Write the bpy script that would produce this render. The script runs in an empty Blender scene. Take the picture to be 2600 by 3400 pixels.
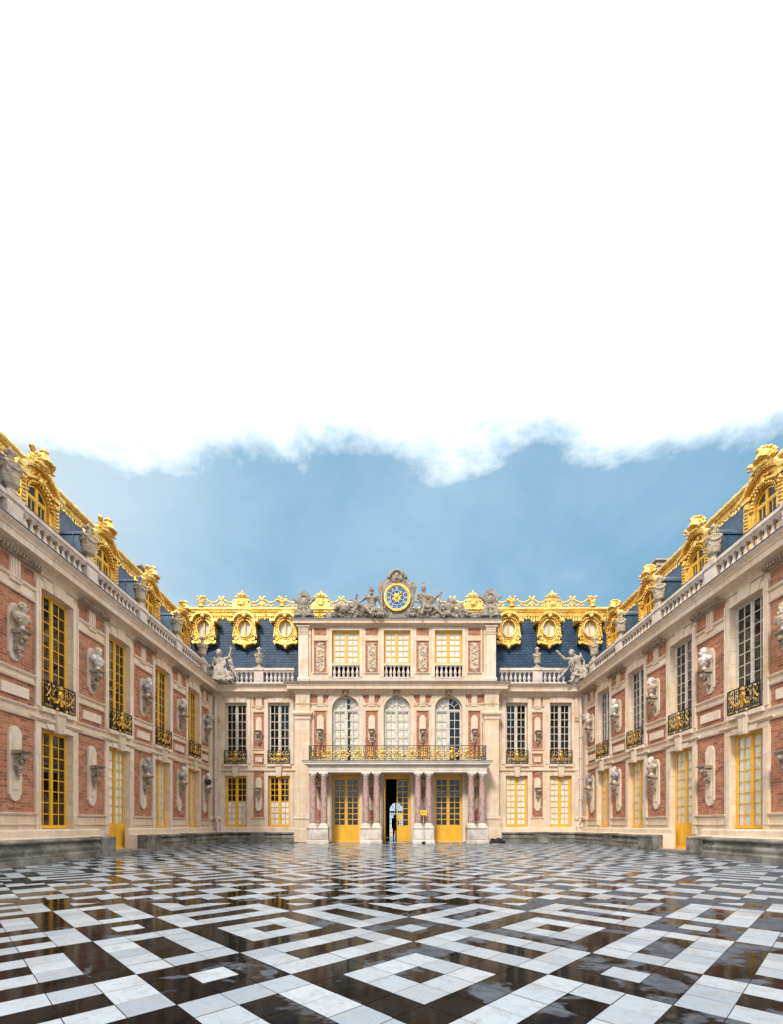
import bpy, bmesh, math, random
from mathutils import Vector, Matrix
R = random.Random(7)
PI = math.pi
SC = bpy.context.scene
COL = SC.collection
rad = math.radians

# ------------------------------------------------------------------ materials
def new_mat(name):
    m = bpy.data.materials.new(name); m.use_nodes = True
    nt = m.node_tree
    for n in list(nt.nodes): nt.nodes.remove(n)
    out = nt.nodes.new('ShaderNodeOutputMaterial')
    return m, nt, out

class NT:
    """tiny helper to wire nodes"""
    def __init__(s, name):
        s.m, s.nt, s.out = new_mat(name)
    def n(s, t, **kw):
        x = s.nt.nodes.new(t)
        for k, v in kw.items():
            if hasattr(x, k): setattr(x, k, v)
        return x
    def l(s, a, b): s.nt.links.new(a, b)
    def val(s, sock, v):
        if isinstance(v, bpy.types.NodeSocket): s.l(v, sock)
        else: sock.default_value = v
    def uv(s, scale=(1, 1, 1)):
        c = s.n('ShaderNodeTexCoord'); mp = s.n('ShaderNodeMapping')
        mp.inputs['Scale'].default_value = scale
        s.l(c.outputs['UV'], mp.inputs['Vector']); return mp.outputs[0]
    def objc(s, scale=(1, 1, 1)):
        c = s.n('ShaderNodeTexCoord'); mp = s.n('ShaderNodeMapping')
        mp.inputs['Scale'].default_value = scale
        s.l(c.outputs['Object'], mp.inputs['Vector']); return mp.outputs[0]
    def geo(s, scale=(1, 1, 1)):
        c = s.n('ShaderNodeNewGeometry'); mp = s.n('ShaderNodeMapping')
        mp.inputs['Scale'].default_value = scale
        s.l(c.outputs['Position'], mp.inputs['Vector']); return mp.outputs[0]
    def noise(s, vec, scale=1, detail=4, rough=.6, dist=0):
        x = s.n('ShaderNodeTexNoise'); x.inputs['Scale'].default_value = scale
        x.inputs['Detail'].default_value = detail; x.inputs['Roughness'].default_value = rough
        x.inputs['Distortion'].default_value = dist
        s.l(vec, x.inputs['Vector']); return x.outputs['Fac']
    def ramp(s, fac, stops):
        x = s.n('ShaderNodeValToRGB'); e = x.color_ramp.elements
        while len(e) > 1: e.remove(e[-1])
        for i, (p, c) in enumerate(stops):
            if i == 0: e[0].position = p; k = e[0]
            else: k = e.new(p)
            k.color = (c, c, c, 1) if isinstance(c, (int, float)) else (*c, 1)
        s.l(fac, x.inputs[0]); return x.outputs[0]
    def mix(s, fac, a, b, mode='MIX'):
        x = s.n('ShaderNodeMix'); x.data_type = 'RGBA'; x.blend_type = mode
        s.val(x.inputs[0], fac)
        for sock, v in ((x.inputs[6], a), (x.inputs[7], b)):
            if isinstance(v, bpy.types.NodeSocket): s.l(v, sock)
            else: sock.default_value = (*v, 1)
        return x.outputs[2]
    def math(s, op, a, b=0.0, c=0.0):
        x = s.n('ShaderNodeMath'); x.operation = op
        s.val(x.inputs[0], a); s.val(x.inputs[1], b); s.val(x.inputs[2], c); return x.outputs[0]
    def bump(s, h, strength=.3, dist=.02):
        x = s.n('ShaderNodeBump'); x.inputs['Strength'].default_value = strength
        x.inputs['Distance'].default_value = dist
        s.l(h, x.inputs['Height']); return x.outputs[0]
    def pbsdf(s, col, rough=.6, metal=0., spec=.5, normal=None):
        p = s.n('ShaderNodeBsdfPrincipled')
        if isinstance(col, bpy.types.NodeSocket): s.l(col, p.inputs['Base Color'])
        else: p.inputs['Base Color'].default_value = (*col, 1)
        s.val(p.inputs['Roughness'], rough); s.val(p.inputs['Metallic'], metal)
        p.inputs['Specular IOR Level'].default_value = spec
        if normal: s.l(normal, p.inputs['Normal'])
        s.l(p.outputs[0], s.out.inputs[0]); return s.m

def stone_mat(name, base, alt, stain, joints=True, grime=.5, bw=.95, bh=.42):
    t = NT(name); uv = t.uv(); g = t.geo()
    br = t.n('ShaderNodeTexBrick'); t.l(uv, br.inputs['Vector'])
    br.inputs['Scale'].default_value = 1; br.inputs['Brick Width'].default_value = bw
    br.inputs['Row Height'].default_value = bh; br.inputs['Mortar Size'].default_value = .009 if joints else 0
    br.inputs['Mortar Smooth'].default_value = .3; br.inputs['Bias'].default_value = 0
    br.inputs['Color1'].default_value = (*base, 1); br.inputs['Color2'].default_value = (*alt, 1)
    br.inputs['Mortar'].default_value = (*[c * .52 for c in base], 1)
    n1 = t.noise(g, .9, 5, .65, .4)
    c = t.mix(t.ramp(n1, [(.47, 0), (.70, .8)]), br.outputs['Color'], stain)
    n2 = t.noise(t.geo((3, 3, .55)), 1.3, 6, .7)
    c = t.mix(t.ramp(n2, [(.50, 0), (.74, grime)]), c, [x * .46 for x in base])
    c = t.mix(t.ramp(t.noise(t.geo((1.6, 1.6, 1.1)), 1.1, 5, .7, .6), [(.56, 0), (.72, .5)]), c, [base[0] * .78, base[1] * .72, base[2] * .66])
    n3 = t.noise(g, 22, 3, .6)
    c = t.mix(t.ramp(n3, [(.3, .35), (.5, 0)]), c, [x * .6 for x in base])
    c = t.mix(t.ramp(t.noise(g, 3.1, 3, .5), [(.55, 0), (.75, .35)]), c, [min(.85, x * 1.2) for x in base])
    h = t.math('ADD', t.math('MULTIPLY', br.outputs['Fac'], -1), t.math('MULTIPLY', n3, .35))
    return t.pbsdf(c, .82, 0, .25, t.bump(h, .35, .012))

def mat_brick():
    t = NT('red_brick'); uv = t.uv(); g = t.geo()
    br = t.n('ShaderNodeTexBrick'); t.l(uv, br.inputs['Vector'])
    br.inputs['Scale'].default_value = 1; br.inputs['Brick Width'].default_value = .27
    br.inputs['Row Height'].default_value = .088; br.inputs['Mortar Size'].default_value = .006
    br.inputs['Bias'].default_value = -.15
    br.inputs['Color1'].default_value = (.50, .20, .11, 1); br.inputs['Color2'].default_value = (.17, .058, .038, 1)
    br.inputs['Mortar'].default_value = (.47, .33, .235, 1)
    c = t.mix(t.ramp(t.noise(g, 1.4, 4, .6), [(.4, 0), (.72, .6)]), br.outputs['Color'], (.50, .23, .12))
    c = t.mix(t.ramp(t.noise(g, 7, 4, .6), [(.48, 0), (.76, .5)]), c, (.13, .045, .033))
    c = t.mix(t.ramp(t.noise(t.geo((4, 4, .7)), 1.2, 5, .65), [(.54, 0), (.76, .25)]), c, (.12, .06, .045))
    return t.pbsdf(c, .85, 0, .2, t.bump(t.math('MULTIPLY', br.outputs['Fac'], -1), .5, .01))

def mat_slate():
    t = NT('blue_slate'); uv = t.uv(); g = t.geo()
    br = t.n('ShaderNodeTexBrick'); t.l(uv, br.inputs['Vector'])
    br.inputs['Scale'].default_value = 1; br.inputs['Brick Width'].default_value = .30
    br.inputs['Row Height'].default_value = .17; br.inputs['Mortar Size'].default_value = .014
    br.inputs['Color1'].default_value = (.012, .040, .088, 1); br.inputs['Color2'].default_value = (.030, .070, .130, 1)
    br.inputs['Mortar'].default_value = (.004, .010, .022, 1)
    c = t.mix(t.ramp(t.noise(t.geo((2.5, 2.5, .35)), 1.2, 5, .65), [(.5, 0), (.8, .5)]), br.outputs['Color'], (.05, .10, .17))
    return t.pbsdf(c, .55, 0, .25, t.bump(t.math('MULTIPLY', br.outputs['Fac'], -1), .6, .02))

def simple(name, col, rough=.5, metal=0., spec=.5, var=.25, sc=3., bump=0.):
    t = NT(name); g = t.geo()
    n = t.noise(g, sc, 5, .6)
    c = t.mix(t.ramp(n, [(.35, 0), (.7, 1)]), [x * (1 - var) for x in col], [min(1, x * (1 + var * .6)) for x in col])
    nn = t.bump(t.noise(g, sc * 9, 3, .6), bump, .01) if bump else None
    return t.pbsdf(c, rough, metal, spec, nn)

def mat_gold():
    t = NT('gilding'); g = t.geo()
    n = t.noise(g, 2.2, 5, .6); n2 = t.noise(g, 14, 4, .6)
    c = t.mix(t.ramp(n, [(.35, 0), (.7, 1)]), (.72, .41, .07), (.98, .70, .24))
    c = t.mix(t.ramp(n2, [(.53, 0), (.70, .85)]), c, (.26, .115, .02))
    return t.pbsdf(c, t.ramp(n2, [(.3, .25), (.7, .5)]), .78, .5, t.bump(t.noise(g, 10, 5, .65), .6, .05))

def mat_weathered_dark_creases(name, a, b, dark):
    t = NT(name); g = t.geo()
    c = t.mix(t.ramp(t.noise(g, 2.5, 5, .65), [(.35, 0), (.7, 1)]), a, b)
    c = t.mix(t.ramp(t.noise(g, 6, 5, .7), [(.45, 0), (.7, .8)]), c, dark)
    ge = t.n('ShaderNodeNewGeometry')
    c = t.mix(t.ramp(ge.outputs['Pointiness'], [(.42, .7), (.5, 0)]), c, dark)  # darker in the creases of the mesh
    return t.pbsdf(c, .85, 0, .2, t.bump(t.noise(g, 18, 4, .65), .5, .02))

def mat_bench():
    t = NT('mossy_bench_stone'); g = t.geo()
    c = t.mix(t.ramp(t.noise(g, 1.1, 5, .65), [(.4, 0), (.68, 1)]), (.085, .08, .068), (.33, .305, .26))
    c = t.mix(t.ramp(t.noise(g, 2.4, 5, .7), [(.52, 0), (.7, .85)]), c, (.035, .042, .022))
    c = t.mix(t.ramp(t.noise(g, 26, 3, .6), [(.55, 0), (.75, .6)]), c, (.33, .31, .26))
    return t.pbsdf(c, .6, 0, .4, t.bump(t.noise(g, 20, 4, .6), .5, .02))

def mat_column():
    t = NT('red_veined_marble'); g = t.objc((1, 1, .55))
    n = t.noise(g, 5.5, 6, .7, 1.6)
    c = t.ramp(n, [(.30, (.15, .05, .07)), (.42, (.34, .17, .15)), (.50, (.52, .39, .33)), (.56, (.22, .08, .09)), (.66, (.46, .28, .245)), (.8, (.62, .51, .43))])
    n2 = t.noise(g, 13, 5, .7, 2.2)
    c = t.mix(t.ramp(n2, [(.56, 0), (.63, .85)]), c, (.70, .64, .58))
    c = t.mix(t.ramp(t.noise(g, 9, 5, .7, 1.5), [(.6, 0), (.68, .7)]), c, (.15, .05, .08))
    return t.pbsdf(c, .35, 0, .5)

def mat_glass():
    t = NT('window_glass')
    fr = t.n('ShaderNodeFresnel'); bf = t.n('ShaderNodeNewGeometry'); t.l(t.math('ADD', t.math('MULTIPLY', bf.outputs['Backfacing'], 1 / 1.5 - 1.5), 1.5), fr.inputs[0])
    tr = t.n('ShaderNodeBsdfTransparent'); tr.inputs[0].default_value = (.985, .99, .99, 1)
    gl = t.n('ShaderNodeBsdfGlossy'); gl.inputs['Roughness'].default_value = .02
    g = t.geo((1, 1, 1))
    t.l(t.bump(t.noise(g, 1.3, 2, .5), .12, .05), gl.inputs['Normal'])
    mx = t.n('ShaderNodeMixShader'); t.l(fr.outputs[0], mx.inputs[0]); t.l(tr.outputs[0], mx.inputs[1]); t.l(gl.outputs[0], mx.inputs[2])
    t.l(mx.outputs[0], t.out.inputs[0]); return t.m

def mat_floor():
    t = NT('wet_marble_paving')
    at = t.n('ShaderNodeAttribute'); at.attribute_name = 'tile'     # r: 1 white 0 black, g: random
    sp = t.n('ShaderNodeSeparateColor'); t.l(at.outputs['Color'], sp.inputs[0])
    g = t.geo(); sx = t.n('ShaderNodeSeparateXYZ'); t.l(g, sx.inputs[0])
    fine = t.noise(t.geo((1, 1, 1)), 9, 6, .65, .6); mid = t.noise(g, 2.3, 5, .6, .8)
    rnd = sp.outputs[1]
    wh = t.mix(rnd, (.225, .262, .305), (.33, .37, .41))
    wh = t.mix(t.ramp(fine, [(.50, 0), (.72, .6)]), wh, (.20, .19, .175))
    wh = t.mix(t.ramp(t.noise(t.geo((1, 1, 1)), 38, 3, .6), [(.60, 0), (.72, .6)]), wh, (.15, .14, .13))
    wh = t.mix(t.ramp(t.noise(g, 3.2, 4, .6, 1.), [(.52, 0), (.70, .5)]), wh, (.28, .275, .265))
    bl_wet = t.mix(t.ramp(mid, [(.35, 0), (.7, 1)]), (.0035, .0035, .004), (.0085, .0080, .0080))
    bl_dry = t.mix(t.ramp(fine, [(.35, 0), (.7, 1)]), (.038, .045, .056), (.088, .10, .122))
    # wetness: standing film everywhere on the left, drying patches to the right
    blob = t.noise(t.geo((1, 1.25, 1)), 1.55, 4, .55, .35)
    side = t.math('MULTIPLY', sx.outputs[0], .022)
    dry = t.ramp(t.math('ADD', t.math('ADD', blob, side), t.math('MULTIPLY', t.math('SUBTRACT', fine, .5), .10)), [(.545, 0), (.585, 1)])
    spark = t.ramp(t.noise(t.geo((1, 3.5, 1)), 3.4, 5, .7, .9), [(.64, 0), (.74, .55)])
    bl = t.mix(dry, bl_wet, bl_dry)
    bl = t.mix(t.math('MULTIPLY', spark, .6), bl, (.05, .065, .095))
    c = t.mix(sp.outputs[0], bl, wh)
    r_wet = t.ramp(fine, [(.3, .035), (.7, .10)])
    rough = t.mix(dry, r_wet, (.5, .5, .5))
    rough = t.mix(t.math('MULTIPLY', sp.outputs[0], .5), rough, (.30, .30, .30))
    h = t.math('ADD', t.math('MULTIPLY', t.noise(g, 1.1, 2, .5), .7), t.math('MULTIPLY', fine, .12))
    return t.pbsdf(c, rough, 0, .075, t.bump(h, .10, .03))

M = {}
M['stone'] = stone_mat('limestone', (.74, .60, .465), (.64, .485, .345), (.68, .455, .215))
M['trim'] = stone_mat('limestone_trim', (.74, .605, .475), (.68, .54, .41), (.62, .435, .24), True, .6, 1.6, 3.1)
M['pale'] = stone_mat('pale_limestone', (.72, .60, .475), (.67, .54, .41), (.55, .42, .27), False, .55)
M['balus'] = stone_mat('balustrade_stone', (.66, .565, .49), (.62, .52, .44), (.44, .34, .25), False, .8)
M['brick'] = mat_brick(); M['slate'] = mat_slate(); M['gold'] = mat_gold(); M['gilt'] = simple('gilded_iron', (.80, .47, .09), .33, .85, .5, .5, 16., .3)
M['lead'] = simple('blue_lead', (.055, .105, .16), .42, .25, .5, .45, 2.2)
M['leadlight'] = simple('pale_lead', (.13, .24, .32), .38, .3, .5, .35, 2.2)
M['yellow'] = simple('ochre_yellow_paint', (.80, .43, .03), .38, 0, .5, .12, 2)
M['white'] = simple('flaking_white_paint', (.60, .55, .47), .5, 0, .4, .25, 6)
M['iron'] = simple('black_ironwork', (.012, .013, .016), .35, .3)
M['statue'] = mat_weathered_dark_creases('weathered_statue_stone', (.27, .225, .175), (.40, .345, .28), (.05, .042, .036))
M['statue_pale'] = mat_weathered_dark_creases('pale_statue_stone', (.42, .36, .29), (.52, .46, .38), (.10, .085, .07))
M['urn'] = mat_weathered_dark_creases('urn_stone', (.46, .37, .265), (.52, .44, .34), (.13, .105, .085))
M['console'] = mat_weathered_dark_creases('console_stone', (.34, .26, .18), (.42, .34, .26), (.07, .055, .045))
M['marble'] = simple('white_bust_marble', (.66, .62, .56), .45, 0, .4, .3, 7)
M['greymarble'] = simple('grey_veined_marble', (.34, .335, .33), .45, 0, .4, .6, 8)
M['darkmarble'] = simple('black_bust_marble', (.02, .019, .02), .22, 0, .6, .5, 8)
M['tanmarble'] = simple('honey_marble', (.52, .42, .31), .45, 0, .4, .4, 7)
M['bench'] = mat_bench(); M['column'] = mat_column(); M['glass'] = mat_glass()
M['kerb'] = simple('kerb_stone', (.24, .225, .20), .5, 0, .4, .55, 2.2, .4)
M['curtain'] = simple('white_curtain', (.86, .85, .81), .8, 0, .2, .18, 5)
M['blind'] = simple('pale_blind', (.80, .80, .75), .8, 0, .2, .12, 1.4)
M['shutter'] = simple('cream_shutter', (.82, .78, .69), .5, 0, .3, .10, 3)
M['dark'] = simple('unlit_interior', (.014, .012, .011), .8, 0, .2)  # near-black colour stands in for the shade of unlit rooms
M['roomfloor'] = simple('vestibule_floor', (.10, .09, .08), .12, 0, .5)
M['bluedial'] = simple('blue_enamel', (.002, .12, .30), .6, 0, .15, .12, 5)
M['relief'] = mat_weathered_dark_creases('carved_relief_stone', (.56, .45, .33), (.62, .52, .40), (.34, .25, .15))
M['cream'] = simple('cream_enamel', (.72, .66, .54), .5)
M['pipe'] = simple('pinkish_painted_pipe', (.60, .50, .44), .45, 0, .4, .15, 4)
M['slab'] = simple('gravel_ground', (.36, .33, .28), .9, 0, .2, .3, 1.5)
M['cloth'] = simple('dark_clothing', (.012, .012, .014), .8)
M['skin'] = simple('skin_tone', (.35, .2, .14), .6)  # one even skin colour
M['whiteshoe'] = simple('white_rubber', (.7, .7, .68), .6)
M['signyellow'] = simple('yellow_sign_board', (.80, .50, .01), .45, 0, .4, .05)
M['paving'] = mat_floor()
M['joint'] = simple('paving_joint', (.028, .024, .02), .35, 0, .5, .4, 6)

# ------------------------------------------------------------------ mesh builder
class MB:
    """collects shapes; y is depth (outward/front = -y), given as d = -y"""
    def __init__(s): s.v = []; s.f = []; s.sm = []
    def add(s, vs, fs, smooth=False):
        o = len(s.v); s.v += [tuple(p) for p in vs]
        s.f += [tuple(i + o for i in f) for f in fs]; s.sm += [smooth] * len(fs)
        return s
    def box(s, x0, x1, d0, d1, z0, z1):
        x0, x1 = min(x0, x1), max(x0, x1); y0, y1 = -max(d0, d1), -min(d0, d1)
        vs = [(x, y, z) for z in (z0, z1) for y in (y0, y1) for x in (x0, x1)]
        return s.add(vs, [(0, 2, 3, 1), (4, 5, 7, 6), (0, 1, 5, 4), (2, 6, 7, 3), (0, 4, 6, 2), (1, 3, 7, 5)])
    def prism(s, poly, d0, d1):
        n = len(poly)
        vs = [(x, -d0, z) for x, z in poly] + [(x, -d1, z) for x, z in poly]
        fs = [tuple(range(n)), tuple(range(2 * n - 1, n - 1, -1))]
        fs += [(i, i + n, (i + 1) % n + n, (i + 1) % n) for i in range(n)]
        return s.add(vs, fs)
    def xprism(s, poly, x0, x1):                       # polygon in (d, z) extruded along x
        n = len(poly)
        vs = [(x0, -d, z) for d, z in poly] + [(x1, -d, z) for d, z in poly]
        fs = [tuple(range(n)), tuple(range(2 * n - 1, n - 1, -1))]
        fs += [(i, i + n, (i + 1) % n + n, (i + 1) % n) for i in range(n)]
        return s.add(vs, fs)
    def ring(s, outer, inner, d0, d1):                 # plate with a hole; both outlines same count
        n = len(outer)
        vs = [(x, -d, z) for d in (d0, d1) for lst in (outer, inner) for x, z in lst]
        fs = []
        for i in range(n):
            j = (i + 1) % n
            fs += [(i, j, n + j, n + i), (2 * n + i, 3 * n + i, 3 * n + j, 2 * n + j),
                   (i, 2 * n + i, 2 * n + j, j), (n + i, n + j, 3 * n + j, 3 * n + i)]
        return s.add(vs, fs)
    def path(s, pts, prof, m0=0., m1=0., closed=False, caps=True):
        """sweep closed profile [(d,z)] along polyline [(x,y)]; outward = right of travel"""
        n = len(pts); k = len(prof); vs = []
        for i, p in enumerate(pts):
            p = Vector(p)
            a = (p - Vector(pts[i - 1])).normalized() if (i > 0 or closed) else None
            b = (Vector(pts[(i + 1) % n]) - p).normalized() if (i < n - 1 or closed) else None
            if a is None or b is None:
                t = b if a is None else a
                nrm = Vector((t.y, -t.x)); off = nrm + t * (m0 if a is None else m1)
            else:
                na = Vector((a.y, -a.x)); nb = Vector((b.y, -b.x)); h = (na + nb)
                off = h / max(.2, h.dot(na))
            for d, z in prof: vs.append((p.x + off.x * d, p.y + off.y * d, z))
        fs = []
        for i in range(n if closed else n - 1):
            a, b = i * k, ((i + 1) % n) * k
            for j in range(k):
                q = (j + 1) % k; fs.append((a + j, b + j, b + q, a + q))
        if caps and not closed:
            fs += [tuple(range(k)), tuple(range((n - 1) * k + k - 1, (n - 1) * k - 1, -1))]
        return s.add(vs, fs)
    def lathe(s, prof, cx=0, cy=0, cz=0, seg=16, sx=1., sy=1., smooth=True):
        k = len(prof); vs = []
        for i in range(seg):
            a = 2 * PI * i / seg
            for r, z in prof: vs.append((cx + r * math.cos(a) * sx, cy + r * math.sin(a) * sy, cz + z))
        fs = [(i * k + j, ((i + 1) % seg) * k + j, ((i + 1) % seg) * k + j + 1, i * k + j + 1) for i in range(seg) for j in range(k - 1)]
        s.add(vs, fs, smooth)
        o = len(s.v) - len(vs)
        s.f.append(tuple(o + i * k for i in range(seg))[::-1]); s.sm.append(False)
        s.f.append(tuple(o + i * k + k - 1 for i in range(seg))); s.sm.append(False)
        return s
    def ell(s, c, r, seg=10, rot=None, smooth=True):
        if isinstance(r, (int, float)): r = (r, r, r)
        rings = max(4, seg // 2 + 1); vs = []; c = Vector(c)
        for i in range(1, rings):
            ph = PI * i / rings
            for j in range(seg):
                th = 2 * PI * j / seg
                p = Vector((math.sin(ph) * math.cos(th) * r[0], math.sin(ph) * math.sin(th) * r[1], math.cos(ph) * r[2]))
                if rot: p = rot @ p
                vs.append(c + p)
        t, b = Vector((0, 0, r[2])), Vector((0, 0, -r[2]))
        if rot: t, b = rot @ t, rot @ b
        vs += [c + t, c + b]; T = len(vs) - 2; fs = []
        for j in range(seg):
            q = (j + 1) % seg
            fs += [(T, j, q), (T + 1, (rings - 2) * seg + q, (rings - 2) * seg + j)]
            for i in range(rings - 2): fs.append((i * seg + j, (i + 1) * seg + j, (i + 1) * seg + q, i * seg + q))
        return s.add(vs, fs, smooth)
    def cap(s, p0, p1, r0, r1=None, seg=8):            # tapered capsule
        r1 = r0 if r1 is None else r1
        p0, p1 = Vector(p0), Vector(p1); ax = p1 - p0; L = ax.length or 1e-6; ax = ax / L
        u = ax.orthogonal().normalized(); w = ax.cross(u)
        prof = [(-r0 * .98, r0 * .2), (-r0 * .6, r0 * .8), (0, r0), (L, r1), (L + r1 * .6, r1 * .8), (L + r1 * .98, r1 * .2)]
        vs = []
        for h, rr in prof:
            for j in range(seg):
                a = 2 * PI * j / seg; vs.append(p0 + ax * h + (u * math.cos(a) + w * math.sin(a)) * rr)
        k = len(prof); fs = [(i * seg + j, i * seg + (j + 1) % seg, (i + 1) * seg + (j + 1) % seg, (i + 1) * seg + j) for i in range(k - 1) for j in range(seg)]
        fs += [tuple(range(seg))[::-1], tuple((k - 1) * seg + j for j in range(seg))]
        return s.add(vs, fs, True)
    def tube(s, pts, r, seg=6, closed=False, smooth=True):
        pts = [Vector(p) for p in pts]; n = len(pts); vs = []
        up = Vector((0, 1, 0.02))
        for i, p in enumerate(pts):
            a = pts[i - 1] if (i > 0 or closed) else p; b = pts[(i + 1) % n] if (i < n - 1 or closed) else p
            t = (b - a).normalized(); u = t.cross(up)
            if u.length < 1e-3: u = t.cross(Vector((1, 0, 0)))
            u.normalize(); w = t.cross(u)
            rr = r[i] if isinstance(r, (list, tuple)) else r
            for j in range(seg):
                g = 2 * PI * j / seg; vs.append(p + (u * math.cos(g) + w * math.sin(g)) * rr)
        fs = []
        for i in range(n if closed else n - 1):
            for j in range(seg):
                q = (j + 1) % seg; k = (i + 1) % n
                fs.append((i * seg + j, i * seg + q, k * seg + q, k * seg + j))
        if not closed: fs += [tuple(range(seg))[::-1], tuple((n - 1) * seg + j for j in range(seg))]
        return s.add(vs, fs, smooth)
    def merge(s, o, mat=None):
        return s.add([(mat @ Vector(p)) for p in o.v] if mat else o.v, o.f) if False else s._m(o, mat)
    def _m(s, o, mat):
        b = len(s.v); s.v += [tuple(mat @ Vector(p)) if mat else p for p in o.v]
        s.f += [tuple(i + b for i in f) for f in o.f]; s.sm += o.sm; return s
    def mesh(s, name, mat, off=(0, 0, 0), uv=True):
        me = bpy.data.meshes.new(name)
        me.from_pydata([(p[0] - off[0], p[1] - off[1], p[2] - off[2]) for p in s.v], [], s.f)
        bm = bmesh.new(); bm.from_mesh(me)
        bmesh.ops.recalc_face_normals(bm, faces=bm.faces)
        if uv:
            ul = bm.loops.layers.uv.new('uv')
            for f in bm.faces:
                nx, ny, nz = (abs(c) for c in f.normal)
                for lp in f.loops:
                    c = lp.vert.co; x, y, z = c.x + off[0], c.y + off[1], c.z + off[2]
                    lp[ul].uv = (x, z) if ny >= nx and ny >= nz * .35 else ((y, z) if nx >= nz * .35 else (x, y))
        bm.to_mesh(me); bm.free()
        me.polygons.foreach_set('use_smooth', s.sm[:len(me.polygons)] if len(s.sm) == len(me.polygons) else [False] * len(me.polygons))
        me.materials.append(M[mat] if isinstance(mat, str) else mat)
        return me

def link(name, me, parent=None, loc=None, rot=None):
    o = bpy.data.objects.new(name, me); COL.objects.link(o)
    if parent: o.parent = parent
    if loc is not None: o.location = loc
    if rot is not None: o.rotation_euler = rot
    return o
def tag(o, label, cat, group=None, kind=None):
    o['label'] = label; o['category'] = cat
    if group: o['group'] = group
    if kind: o['kind'] = kind
    return o
def structure(o): o['kind'] = 'structure'; return o

class Root:
    """a thing with parts; shapes are given in its frame's coordinates, off = where the Empty stands in that frame"""
    def __init__(s, name, label, cat, off=(0, 0, 0), frame=(0, 0, 0), rotz=0., group=None):
        s.e = bpy.data.objects.new(name, None); COL.objects.link(s.e); s.off = off
        Mx = Matrix.Translation(frame) @ Matrix.Rotation(rotz, 4, 'Z')
        s.e.location = Mx @ Vector(off); s.e.rotation_euler = (0, 0, rotz); s.M = Mx; s.rotz = rotz
        tag(s.e, label, cat, group)
    def part(s, name, mb, mat, parent=None, label=None):
        o = link(name, mb.mesh(name, mat, s.off), parent or s.e)
        if label: o['label'] = label
        return o
    def inst(s, name, me, pos, parent=None, rot=None):
        return link(name, me, parent or s.e, Vector(pos) - Vector(s.off), rot)
    def world(s, p): return s.M @ Vector(p)

def arc(cx, cz, r, a0, a1, n, rz=None):
    rz = rz or r
    return [(cx + r * math.cos(rad(a0 + (a1 - a0) * i / n)), cz + rz * math.sin(rad(a0 + (a1 - a0) * i / n))) for i in range(n + 1)]

def sculpt(name, mb, voxel, mat, smooth=2, rough=0.0):
    """fuse overlapping closed shapes into one continuous skin"""
    me = mb.mesh('tmp_' + name, mat, uv=False)
    o = bpy.data.objects.new('tmp', me); COL.objects.link(o)
    m = o.modifiers.new('r', 'REMESH'); m.mode = 'VOXEL'; m.voxel_size = voxel; m.use_smooth_shade = True
    if smooth:
        q = o.modifiers.new('s', 'SMOOTH'); q.iterations = smooth; q.factor = .5
    if rough:
        tx = bpy.data.textures.new('n_' + name, 'CLOUDS'); tx.noise_scale = .12
        dm = o.modifiers.new('d', 'DISPLACE'); dm.texture = tx; dm.strength = rough; dm.texture_coords = 'LOCAL'
    dg = bpy.context.evaluated_depsgraph_get()
    res = bpy.data.meshes.new_from_object(o.evaluated_get(dg)); res.name = name
    bpy.data.objects.remove(o); bpy.data.meshes.remove(me)
    if not res.materials: res.materials.append(M[mat])
    for p in res.polygons: p.use_smooth = True
    return res
# ------------------------------------------------------------------ layout
XL, XR = -10.8, 10.92            # courtyard faces of the two wings
YS, YA = 26.7, 26.2              # linking ranges / central pavilion wall planes
ZC = 9.08                        # top of the main cornice
BAYS_W = [24.1, 20.87, 17.6, 14.36, 11.1]
BAYS_B = [25.5, 22.5, 19.27, 16.0, 12.75]

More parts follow.
